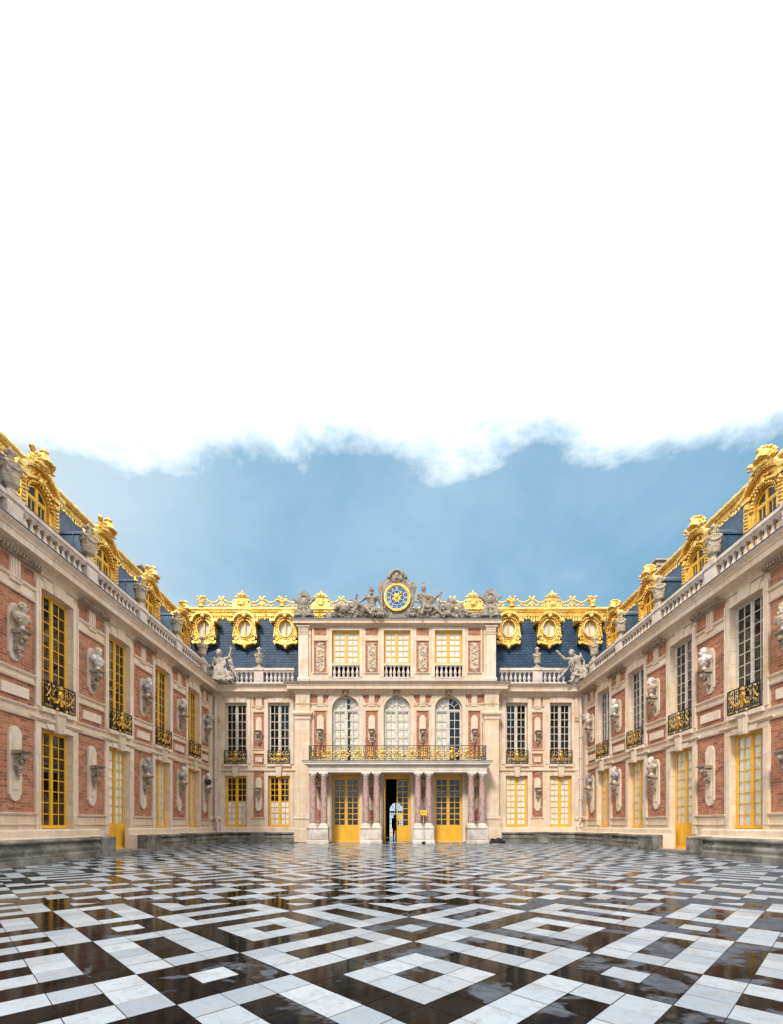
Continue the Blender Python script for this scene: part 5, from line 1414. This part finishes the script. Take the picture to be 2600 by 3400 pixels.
for i, s_ in enumerate(NUM):
    ang = i * PI / 6; wd = {'I': .034, 'V': .075, 'X': .075}; tot = sum(wd[c] for c in s_); x = -tot / 2; H = .075
    for c in s_:
        w = wd[c]; m_ = x + w / 2
        if c == 'I': stroke(nb, .53, ang, m_, -H, m_, H, .02)
        elif c == 'V': stroke(nb, .53, ang, x + .008, H, m_, -H, .02); stroke(nb, .53, ang, x + w - .008, H, m_, -H, .012)
        else: stroke(nb, .53, ang, x + .008, H, x + w - .008, -H, .02); stroke(nb, .53, ang, x + w - .008, H, x + .008, -H, .012)
        x += w
    a2 = ang + PI / 12; nb.ell((.53 * math.sin(a2), yc - .005, zc + .53 * math.cos(a2)), (.014, .01, .03), 6)
CK.part('roman_numerals', nb, 'cream')
wr = MB(); wr.tube([(.74 * math.cos(k * PI / 32), yc - .0, zc + .74 * math.sin(k * PI / 32)) for k in range(64)], .075, 8, True)
r = random.Random(3)
for k in range(90):
    a = k * PI / 45; rr = .74 + (.045 if k % 2 else -.045); wr.ell((rr * math.cos(a), yc - .05, zc + rr * math.sin(a)), (.05, .045, .028), 6, Matrix.Rotation(-a - .9, 3, 'Y'))
wr.tube([(.665 * math.cos(k * PI / 24), yc - .02, zc + .665 * math.sin(k * PI / 24)) for k in range(48)], .022, 6, True)
CK.part('gilded_wreath', wr, 'gold')
su = MB(); su.ell((0, yc - .04, zc), (.115, .06, .125), 14); su.cap((0, yc - .12, zc + .03), (0, yc - .13, zc - .03), .016, .02); su.ell((0, yc - .11, zc - .075), (.045, .02, .012), 7)
for s_ in (-1, 1): su.ell((s_ * .05, yc - .105, zc + .04), (.03, .02, .014), 7)
for k in range(16):
    a = k * PI / 8; L = .37 if k % 2 else .27; c, s_ = math.cos(a), math.sin(a); px, pz = -s_ * .035, c * .035
    su.prism([(c * .11 + px, zc + s_ * .11 + pz), (c * L, zc + s_ * L), (c * .11 - px, zc + s_ * .11 - pz)], D + .012, D + .04)
CK.part('sun_face', su, 'gold')
for ang, L, nm in ((rad(45), .46, 'hour_hand'), (rad(-62), .44, 'minute_hand')):
    hm = MB(); s_, c = math.sin(ang), math.cos(ang); hm.cap((.1 * s_, yc - .06, zc + .1 * c), (L * s_, yc - .06, zc + L * c), .024, .014, 6)
    q = L * .74; hm.cap((q * s_ - .07 * c, yc - .06, zc + q * c + .07 * s_), (q * s_ + .07 * c, yc - .06, zc + q * c - .07 * s_), .018, .018, 6); hm.ell((L * .9 * s_, yc - .06, zc + L * .9 * c), .04, 7)
    CK.part(nm, hm, 'gold')

# seated winged figures in the two inner corners
t = MB()
J = dict(pelvis=(.0, .0, .62), chest=(-.04, -.04, 1.02), head=(-.05, -.1, 1.44), shL=(-.26, -.02, 1.15), shR=(.17, -.04, 1.17), elL=(-.36, -.1, .84), haL=(-.12, -.26, .72), elR=(.42, -.1, 1.22), haR=(.5, -.14, 1.5),
         hipL=(-.1, -.05, .58), hipR=(.12, -.05, .58), knL=(-.08, -.45, .58), foL=(-.06, -.5, .12), knR=(.3, -.42, .5), foR=(.36, -.5, .04), face=(.35, -1, -.15))
body(t, J, 1.0, True, True); hair(t, J['head'], 1.1, 14, 30, False, J['face'])
folds(t, (.0, -.12, .9), (.1, -.5, .06), 9, .55, .045, .14, 12); folds(t, (.2, -.2, .62), (.5, -.4, .06), 7, .35, .05, .08, 13); folds(t, (-.3, -.05, .66), (-.36, -.25, .05), 6, .3, .05, .05, 15); folds(t, (.18, -.1, 1.1), (.2, -.2, .6), 4, .25, .04, .03, 16)
for s_, b0 in ((-1, (-.3, .12, 1.0)), (1, (.3, .14, 1.05))):
    for k in range(7): b_ = Vector(b0); e_ = b_ + Vector((s_ * (.06 + .05 * k), .06, .28 - .15 * k)); t.cap(b_, e_, .06, .045, 6); t.ell(e_, (.06, .04, .1), 6)
heap(t, -.4, .45, lambda u: .5, 61, 24, .25, .09, .18); t.ell((.1, -.28, .42), (.3, .22, .32), 10); t.ell((.1, -.3, .16), (.36, .24, .18), 10)
t.cap((.52, -.14, 1.55), (.5, -.16, 1.68), .03, .045)
place('stone_statue', sculpt('winged_statue', t, .018, 'statue_pale', 1, .008), (-10.22, 26.36, 9.1), 'pale statue of a seated winged woman raising one arm, left roof corner', 'statue', None, 1.25)
t = MB()
J = dict(pelvis=(.18, .0, .78), chest=(.0, -.1, 1.14), head=(-.24, -.2, 1.42), shL=(-.2, -.12, 1.2), shR=(.24, -.05, 1.3), elL=(-.55, -.2, 1.14), haL=(-.78, -.24, 1.34), elR=(.45, .05, 1.12), haR=(.4, -.05, .85),
         hipL=(.05, -.05, .72), hipR=(.26, -.02, .74), knL=(-.05, -.3, .55), foL=(-.28, -.34, .08), knR=(.38, -.3, .5), foR=(.3, -.36, .1), toeL=(-1, -.4, 0), face=(-.5, -.8, -.35))
body(t, J, 1.0, True, True); hair(t, J['head'], 1.1, 24, 30, False, J['face'])
folds(t, (.1, -.12, .85), (-.02, -.36, .3), 8, .5, .045, .1, 22); folds(t, (.25, -.1, .8), (.3, -.35, .2), 7, .4, .05, .08, 23); folds(t, (-.2, -.15, 1.2), (-.1, -.22, .6), 6, .3, .045, .12, 25, (-1, -.5, 0))
for k in range(6): b_ = Vector((-.12, .12, .98)); e_ = b_ + Vector((-.1 - .09 * k, .05, -.1 - .1 * k * (.5 + .1 * k))); t.cap(b_, e_, .06, .05, 6)
for k in range(6): b_ = Vector((.3, .14, 1.25)); e_ = b_ + Vector((.05 + .05 * k, .05, .3 - .14 * k)); t.cap(b_, e_, .06, .05, 6)
t.cap((-.74, -.24, 1.32), (-.95, -.26, 1.5), .03, .05); t.ell((.15, -.1, .25), (.3, .25, .26), 10); heap(t, -.1, .6, lambda u: .55, 71, 24, .25, .09, .18)
place('stone_statue', sculpt('leaning_statue', t, .018, 'statue_pale', 1, .008), (10.3, 26.36, 9.1), 'pale winged statue leaning forward with a trumpet, right roof corner', 'statue', None, 1.22)
# ------------------------------------------------------------------ benches along the foot of the walls
BP = [(-.0, .06), (.36, .06), (.36, .13), (.33, .15), (.33, .2), (.345, .24), (.35, .29), (.335, .34), (.29, .37), (.27, .41), (.27, .45), (.31, .47), (.355, .50), (.365, .535), (.35, .57), (.30, .59), (.0, .60)]
def bench(label, frame, rotz, runs, blocks, off):
    rt = Root('stone_bench', label, 'bench', off, frame, rotz, None)
    for a, b in runs:
        a, b = min(a, b), max(a, b); m = MB(); m.path([(a, 0), (b, 0)], BP); rt.part('bench_seat', m, 'bench')
    for a, b in blocks:
        a, b = min(a, b), max(a, b); m = MB(); m.box(a, b, 0, .385, .05, .53); m.path([(a - .0, 0), (b + .0, 0)], [(-.0, .531), (.40, .531), (.40, .57), (.36, .60), (-.0, .615)])
        rt.part('end_block', m, 'bench')
    return rt
GX = {1: -10.32, -1: 10.44}
for sgn, wn in ((1, 'left'), (-1, 'right')):
    S = lambda y: sgn * y
    fr = (GX[sgn], 0, 0)
    bench('near mossy stone bench on the %s, ending beside the yellow door' % wn, fr, sgn * PI / 2, [(S(9.4), S(15.2))], [(S(15.2), S(15.97))], (S(13), 0, .08))
    bench('long mossy stone bench along the %s wing from the yellow door to the far corner' % wn, fr, sgn * PI / 2, [(S(19.1), S(21.5)), (S(22.25), S(26.2))], [(S(18.0), S(19.1)), (S(21.5), S(22.25))], (S(22), 0, .08))
bench('mossy stone bench below the windows left of the portico', (0, 26.22, 0), 0, [(-10.3, -8.35), (-7.52, -5.9)], [(-8.35, -7.52)], (-8, 0, .05))
bench('mossy stone bench below the windows right of the portico', (0, 26.22, 0), 0, [(5.95, 7.82), (8.62, 10.42)], [(7.82, 8.62)], (8, 0, .05))

# ------------------------------------------------------------------ ground, kerb and paving
def zf(y): return -.087 if y < 11 else (-.087 * (25.8 - y) / 14.8 if y < 25.8 else 0.)
KL, KR = -9.9, 10.08
gm = MB(); gm.add([(-900, -900, -.16), (900, -900, -.16), (900, 900, -.16), (-900, 900, -.16)], [(0, 1, 2, 3)]); structure(link('ground', gm.mesh('ground', 'slab')))
km = MB()
for a, b in ((-12.5, KL), (KR, 12.6)): km.box(a, b, -26.9, -5, -.2, .068)
km.box(KL + .001, -5.72, -26.9, -25.8, -.2, .055); km.box(5.75, KR - .001, -26.9, -25.8, -.2, .055)
structure(link('kerb', km.mesh('kerb', 'kerb')))

def build_paving():
    V, Fc, Cc = [], [], []
    rr = random.Random(11)
    X0, X1 = KL, KR
    def clip(poly, ax, lim, keep_less):
        out = []
        for i in range(len(poly)):
            p, q = poly[i], poly[(i + 1) % len(poly)]
            a, b = p[ax] - lim, q[ax] - lim
            if keep_less: a, b = -a, -b
            if a >= 0: out.append(p)
            if (a > 0 and b < 0) or (a < 0 and b > 0):
                t = a / (a - b); out.append((p[0] + (q[0] - p[0]) * t, p[1] + (q[1] - p[1]) * t))
        return out
    def put(poly, white, ya, yb, gap=.0028):
        for ax, lim, less in ((0, X0, False), (0, X1, True), (1, ya, False), (1, yb, True)):
            poly = clip(poly, ax, lim, less)
            if len(poly) < 3: return
        cx = sum(p[0] for p in poly) / len(poly); cy = sum(p[1] for p in poly) / len(poly)
        A = abs(sum(poly[i][0] * poly[(i + 1) % len(poly)][1] - poly[(i + 1) % len(poly)][0] * poly[i][1] for i in range(len(poly)))) / 2
        if A < 2e-4: return
        k = max(.7, 1 - gap / max(.02, math.sqrt(A) * .5)); b = len(V)
        dz = rr.uniform(-.0011, .0011); tx, ty = rr.gauss(0, .0011), rr.gauss(0, .0011)
        for x, y in poly:
            x, y = cx + (x - cx) * k, cy + (y - cy) * k; V.append((x, y, zf(y) + dz + (x - cx) * tx + (y - cy) * ty))
        Fc.append(tuple(range(b, b + len(poly)))); Cc.append((1. if white else 0., rr.random(), rr.random(), 1.))
    def diag(k, yc, ya, yb, fn, gx=1):
        """tiles on 45 degree rows, half diagonal k, lattice centred on (0, yc)"""
        n = int(30 / k)
        for i in range(-n, n):
            for j in range(-n, n):
                cx, cy = (i - j) * k, yc + (i + j) * k
                if cx < X0 - k or cx > X1 + k or cy < ya - k or cy > yb + k: continue
                put([(cx, cy - k), (cx + k, cy), (cx, cy + k), (cx - k, cy)], fn(i, j, cx, cy), ya, yb)
    def nest(i, j, cx, cy):
        a, b = (i + 1) % 8, (j + 1) % 8
        A, B = a < 3, b < 3; p = a if A else a - 3; q = b if B else b - 3
        da = min(p, (2 if A else 4) - p); db = min(q, (2 if B else 4) - q); d = min(da, db)
        if A and B: return d == 1
        if A != B: return d == 0
        return d == 1
    F = 1.087
    y1, y2, y3, y4 = 5.842 * F, 6.08 * F, 7.90 * F, 8.15 * F
    diag(.1728 * F, 4.437 * F, -3., y1, nest)
    k2 = .178 * F; yb = 6.28 * F
    def chk(i, j, cx, cy):
        # 2 x 2 blocks of tiles, lattice offset half a tile
        r = ((i // 2) + (j // 2)) % 2 == 0
        return r and y2 - .02 * F + k2 < cy + k2 * .99 and cy > yb - k2 * .6 and cy < yb + 8.4 * k2
    # block lattice: a white block centred on x = 0, y = yb
    def diag2():
        n = 60
        for i in range(-n, n):
            for j in range(-n, n):
                cx, cy = (i - j) * k2, yb + (i + j + 1 - 0) * k2 - 0 * k2
                cy = yb + (i + j + 1) * k2 - 0.0
                if cx < X0 - k2 or cx > X1 + k2 or cy < y1 - k2 or cy > y4 + k2: continue
                bi, bj = (i + 1) // 2, (j + 1) // 2
                w = (bi + bj) % 2 == 0 and (bi - bj) % 2 == 0
                w = (bi % 2 == bj % 2) if False else ((bi + bj) % 2 == 0)
                w = w and cy > yb - .5 * k2 and cy < yb + 8.6 * k2
                put([(cx, cy - k2), (cx + k2, cy), (cx, cy + k2), (cx - k2, cy)], w, y1, y4)
    diag2()
    diag(.18 * F, (9.08 + .54) * F, y4, 24.9, nest)
    x = X0
    while x < X1:
        w = rr.uniform(.35, .6); put([(x, 24.9), (x + w, 24.9), (x + w, 25.8), (x, 25.8)], False, 24.9, 25.8); x += w
    x = -5.72
    while x < 5.72:
        w = .5; put([(x, 25.8), (min(5.73, x + w), 25.8), (min(5.73, x + w), 26.2), (x, 26.2)], True, 25.8, 26.2); x += w
    me = bpy.data.meshes.new('courtyard_paving'); me.from_pydata(V, [], Fc)
    at = me.color_attributes.new('tile', 'FLOAT_COLOR', 'CORNER'); L = []
    for p, c in zip(me.polygons, Cc): L += list(c) * p.loop_total
    at.data.foreach_set('color', L)
    me.materials.append(M['paving']); structure(link('courtyard_paving', me))
    jm = MB(); ys = [-3, 11, 25.8, 26.2]
    for a, b in zip(ys, ys[1:]):
        xa, xb = (X0, X1) if b < 26 else (-5.73, 5.73)
        jm.add([(xa, a, zf(a) - .006), (xb, a, zf(a) - .006), (xb, b, zf(b) - .006), (xa, b, zf(b) - .006)], [(0, 1, 2, 3)])
    structure(link('paving_bed', jm.mesh('paving_bed', 'joint')))
build_paving()

# ------------------------------------------------------------------ small things
sg = Root('sign_stand', 'small yellow notice board on a thin post before the red columns', 'sign', (1.43, 24.55, 0), (0, 0, 0), 0)
m = MB(); m.box(1.34, 1.52, -24.6, -24.42, -.01, .1); sg.part('base', m, 'iron')
m = MB(); m.cap((1.43, 24.51, .08), (1.43, 24.51, 1.55), .014, .014, 8); sg.part('post', m, 'pipe')
m = MB(); m.box(1.27, 1.60, -24.495, -24.475, 1.53, 1.80); b = sg.part('board', m, 'signyellow')
m = MB()
for k, w in enumerate((.1, .24, .2)): m.box(1.31, 1.31 + w, -24.475, -24.472, 1.73 - k * .045, 1.742 - k * .045)
sg.part('printed_lines', m, 'iron', b)

t = MB(); r = random.Random(5)
for k in range(16): t.ell((r.uniform(-.25, .3), r.uniform(-.12, .12), r.uniform(.02, .2) * (1 - k / 30)), (r.uniform(.08, .18), r.uniform(.08, .14), r.uniform(.05, .12)), 8)
place('tarpaulin', sculpt('tarpaulin', t, .02, 'cloth', 1), (5.62, 25.55, .0), 'crumpled black tarpaulin lying at the foot of the portico, right side', 'tarpaulin')

# the visitor standing in the vestibule
t = MB(); k = .93
J = dict(pelvis=(0, 0, .90), chest=(0, -.01, 1.24), head=(0, -.03, 1.58), shL=(-.19, 0, 1.40), shR=(.19, 0, 1.40), elL=(-.24, .03, 1.12), haL=(-.23, -.05, .88), elR=(.24, .03, 1.12), haR=(.22, -.06, .9),
         hipL=(-.09, 0, .87), hipR=(.09, 0, .87), knL=(-.10, -.03, .48), foL=(-.12, .03, .08), knR=(.10, -.01, .48), foR=(.11, .05, .08), face=(0, -1, 0))
body(t, J, k); 
pe = bpy.data.objects.new('person', None); COL.objects.link(pe); pe.location = (-.06, 33.4, .03)
tag(pe, 'person in dark clothes standing in the dark doorway against the bright far window', 'person')
bd = sculpt('person_body', t, .014, 'skin', 1); link('body', bd, pe)
c = MB(); c.ell((0, 0, 1.22), (.215, .15, .25), 12); c.ell((0, 0, 1.0), (.2, .155, .25), 12); c.ell((0, 0, 1.42), (.19, .1, .07), 10)
for q, s_ in (('L', -1), ('R', 1)):
    c.cap(J['sh' + q], J['el' + q], .078, .065); c.cap(J['el' + q], (J['ha' + q][0], J['ha' + q][1], J['ha' + q][2] + .06), .065, .05)
link('coat', sculpt('coat', c, .014, 'cloth', 2), pe)
c = MB(); c.ell((0, .0, .86), (.19, .15, .14), 10)
for q in 'LR': c.cap(J['hip' + q], J['kn' + q], .115, .08); c.cap(J['kn' + q], (J['fo' + q][0], J['fo' + q][1], .14), .08, .06)
link('trousers', sculpt('trousers', c, .014, 'cloth', 2), pe)
c = MB(); c.ell((0, .015, 1.63), (.1, .115, .11), 10); c.ell((0, .06, 1.5), (.095, .07, .16), 9); link('hair', sculpt('hair', c, .014, 'cloth', 1), pe)
for q in 'LR':
    c = MB(); p = Vector(J['fo' + q]); c.cap((p.x, p.y + .02, .045), (p.x, p.y - .16, .035), .05, .04); link('shoe', sculpt('shoe', c, .012, 'whiteshoe', 1), pe)

# ------------------------------------------------------------------ sky, sun, camera
W = bpy.data.worlds.new('World'); SC.world = W; W.use_nodes = True
nt = W.node_tree
for n in list(nt.nodes): nt.nodes.remove(n)
class WT(NT):
    def __init__(s): s.nt = nt
w = WT(); out = w.n('ShaderNodeOutputWorld'); bg = w.n('ShaderNodeBackground'); w.l(bg.outputs[0], out.inputs[0])
SUN_EL, SUN_AZ = 40., 198.          # azimuth the light comes from, measured clockwise from +Y
sky = w.n('ShaderNodeTexSky'); sky.sky_type = 'NISHITA'; sky.sun_disc = False; sky.sun_elevation = rad(SUN_EL); sky.sun_rotation = rad(SUN_AZ)
sky.air_density = 1.0; sky.dust_density = .6; sky.ozone_density = 1.5
co = w.n('ShaderNodeTexCoord'); sep = w.n('ShaderNodeSeparateXYZ'); w.l(co.outputs['Generated'], sep.inputs[0])
z = w.math('MAXIMUM', sep.outputs[2], .0); ay = w.math('MAXIMUM', w.math('ABSOLUTE', sep.outputs[1]), .06)
e = w.math('DIVIDE', z, ay)
# cloud layer: noise on the plane of the clouds
cb = w.n('ShaderNodeCombineXYZ'); zz = w.math('ADD', z, .12)
w.l(w.math('DIVIDE', sep.outputs[0], zz), cb.inputs[0]); w.l(w.math('DIVIDE', sep.outputs[1], zz), cb.inputs[1])
nz = w.noise(cb.outputs[0], 1.1, 7, .58, .35); nz2 = w.noise(cb.outputs[0], .55, 3, .5)
base = w.mix(1., sky.outputs[0], (.085, .085, .085), 'MULTIPLY')
veil = w.mix(w.ramp(nz, [(.36, 0), (.66, 1)]), (.195, .40, .57), (.38, .565, .695))
c = w.mix(.84, base, veil)
left = w.ramp(w.math('ADD', w.math('MULTIPLY', sep.outputs[0], -1.), w.math('MULTIPLY', nz2, .8)), [(.55, 0), (1.05, .8)])
c = w.mix(left, c, (.66, .75, .81))
hz = w.ramp(sep.outputs[2], [(.0, .75), (.22, 0)]); c = w.mix(hz, c, (.46, .61, .72))
behind = w.ramp(w.math('MULTIPLY', sep.outputs[1], -1), [(.1, 0), (.5, .7)])  # brighter clouds added behind the camera to fill light on the facade
c = w.mix(w.math('MULTIPLY', behind, w.ramp(nz, [(.42, 0), (.6, 1)])), c, (1.15, 1.15, 1.15))
# bright cloud deck added overhead for soft light, ragged front edge beyond the roofs
nz3 = w.noise(cb.outputs[0], 2.6, 9, .62, .2)
bil = w.math('ADD', w.math('MULTIPLY', w.math('SUBTRACT', nz3, .5), .42), w.math('MULTIPLY', w.math('SUBTRACT', nz, .5), .3))
deck = w.ramp(w.math('ADD', e, bil), [(.80, 0), (.86, .35), (.98, 1)])
tone = w.ramp(w.math('ADD', w.math('MULTIPLY', e, .5), w.math('MULTIPLY', nz3, .8)), [(.66, .66), (.98, 1)])
c = w.mix(deck, c, w.mix(tone, (.75, .84, .92), (1.85, 1.84, 1.82)))
w.l(c, bg.inputs[0]); bg.inputs[1].default_value = 1.0

L = bpy.data.lights.new('sun', 'SUN'); L.energy = 2.7; L.angle = rad(11); L.color = (1., .93, .83)
lo = bpy.data.objects.new('sun', L); COL.objects.link(lo)
az, el = rad(SUN_AZ), rad(SUN_EL); dv = Vector((math.sin(az) * math.cos(el), math.cos(az) * math.cos(el), math.sin(el)))
lo.rotation_euler = (-dv).to_track_quat('-Z', 'Y').to_euler(); lo.location = dv * 60

cam = bpy.data.cameras.new('camera'); co_ = bpy.data.objects.new('camera', cam); COL.objects.link(co_)
co_.location = (-.187, 0, 1.0); co_.rotation_euler = (PI / 2, 0, 0)
cam.sensor_fit = 'HORIZONTAL'; cam.sensor_width = 36; cam.lens = 36 * 1513 / 2600
cam.sensor_fit = 'HORIZONTAL'; cam.shift_x = (1300 - 1308) / 2600; cam.shift_y = (2738 - 1700) / 2600
cam.clip_end = 3000; cam.clip_start = .05
SC.camera = co_
vs = SC.view_settings; vs.view_transform = 'Standard'; vs.look = 'None'; vs.exposure = 0.36; vs.gamma = 1.0; vs.use_curve_mapping = False
SC.render.engine = 'CYCLES'; SC.cycles.max_bounces = 8; SC.cycles.transparent_max_bounces = 12
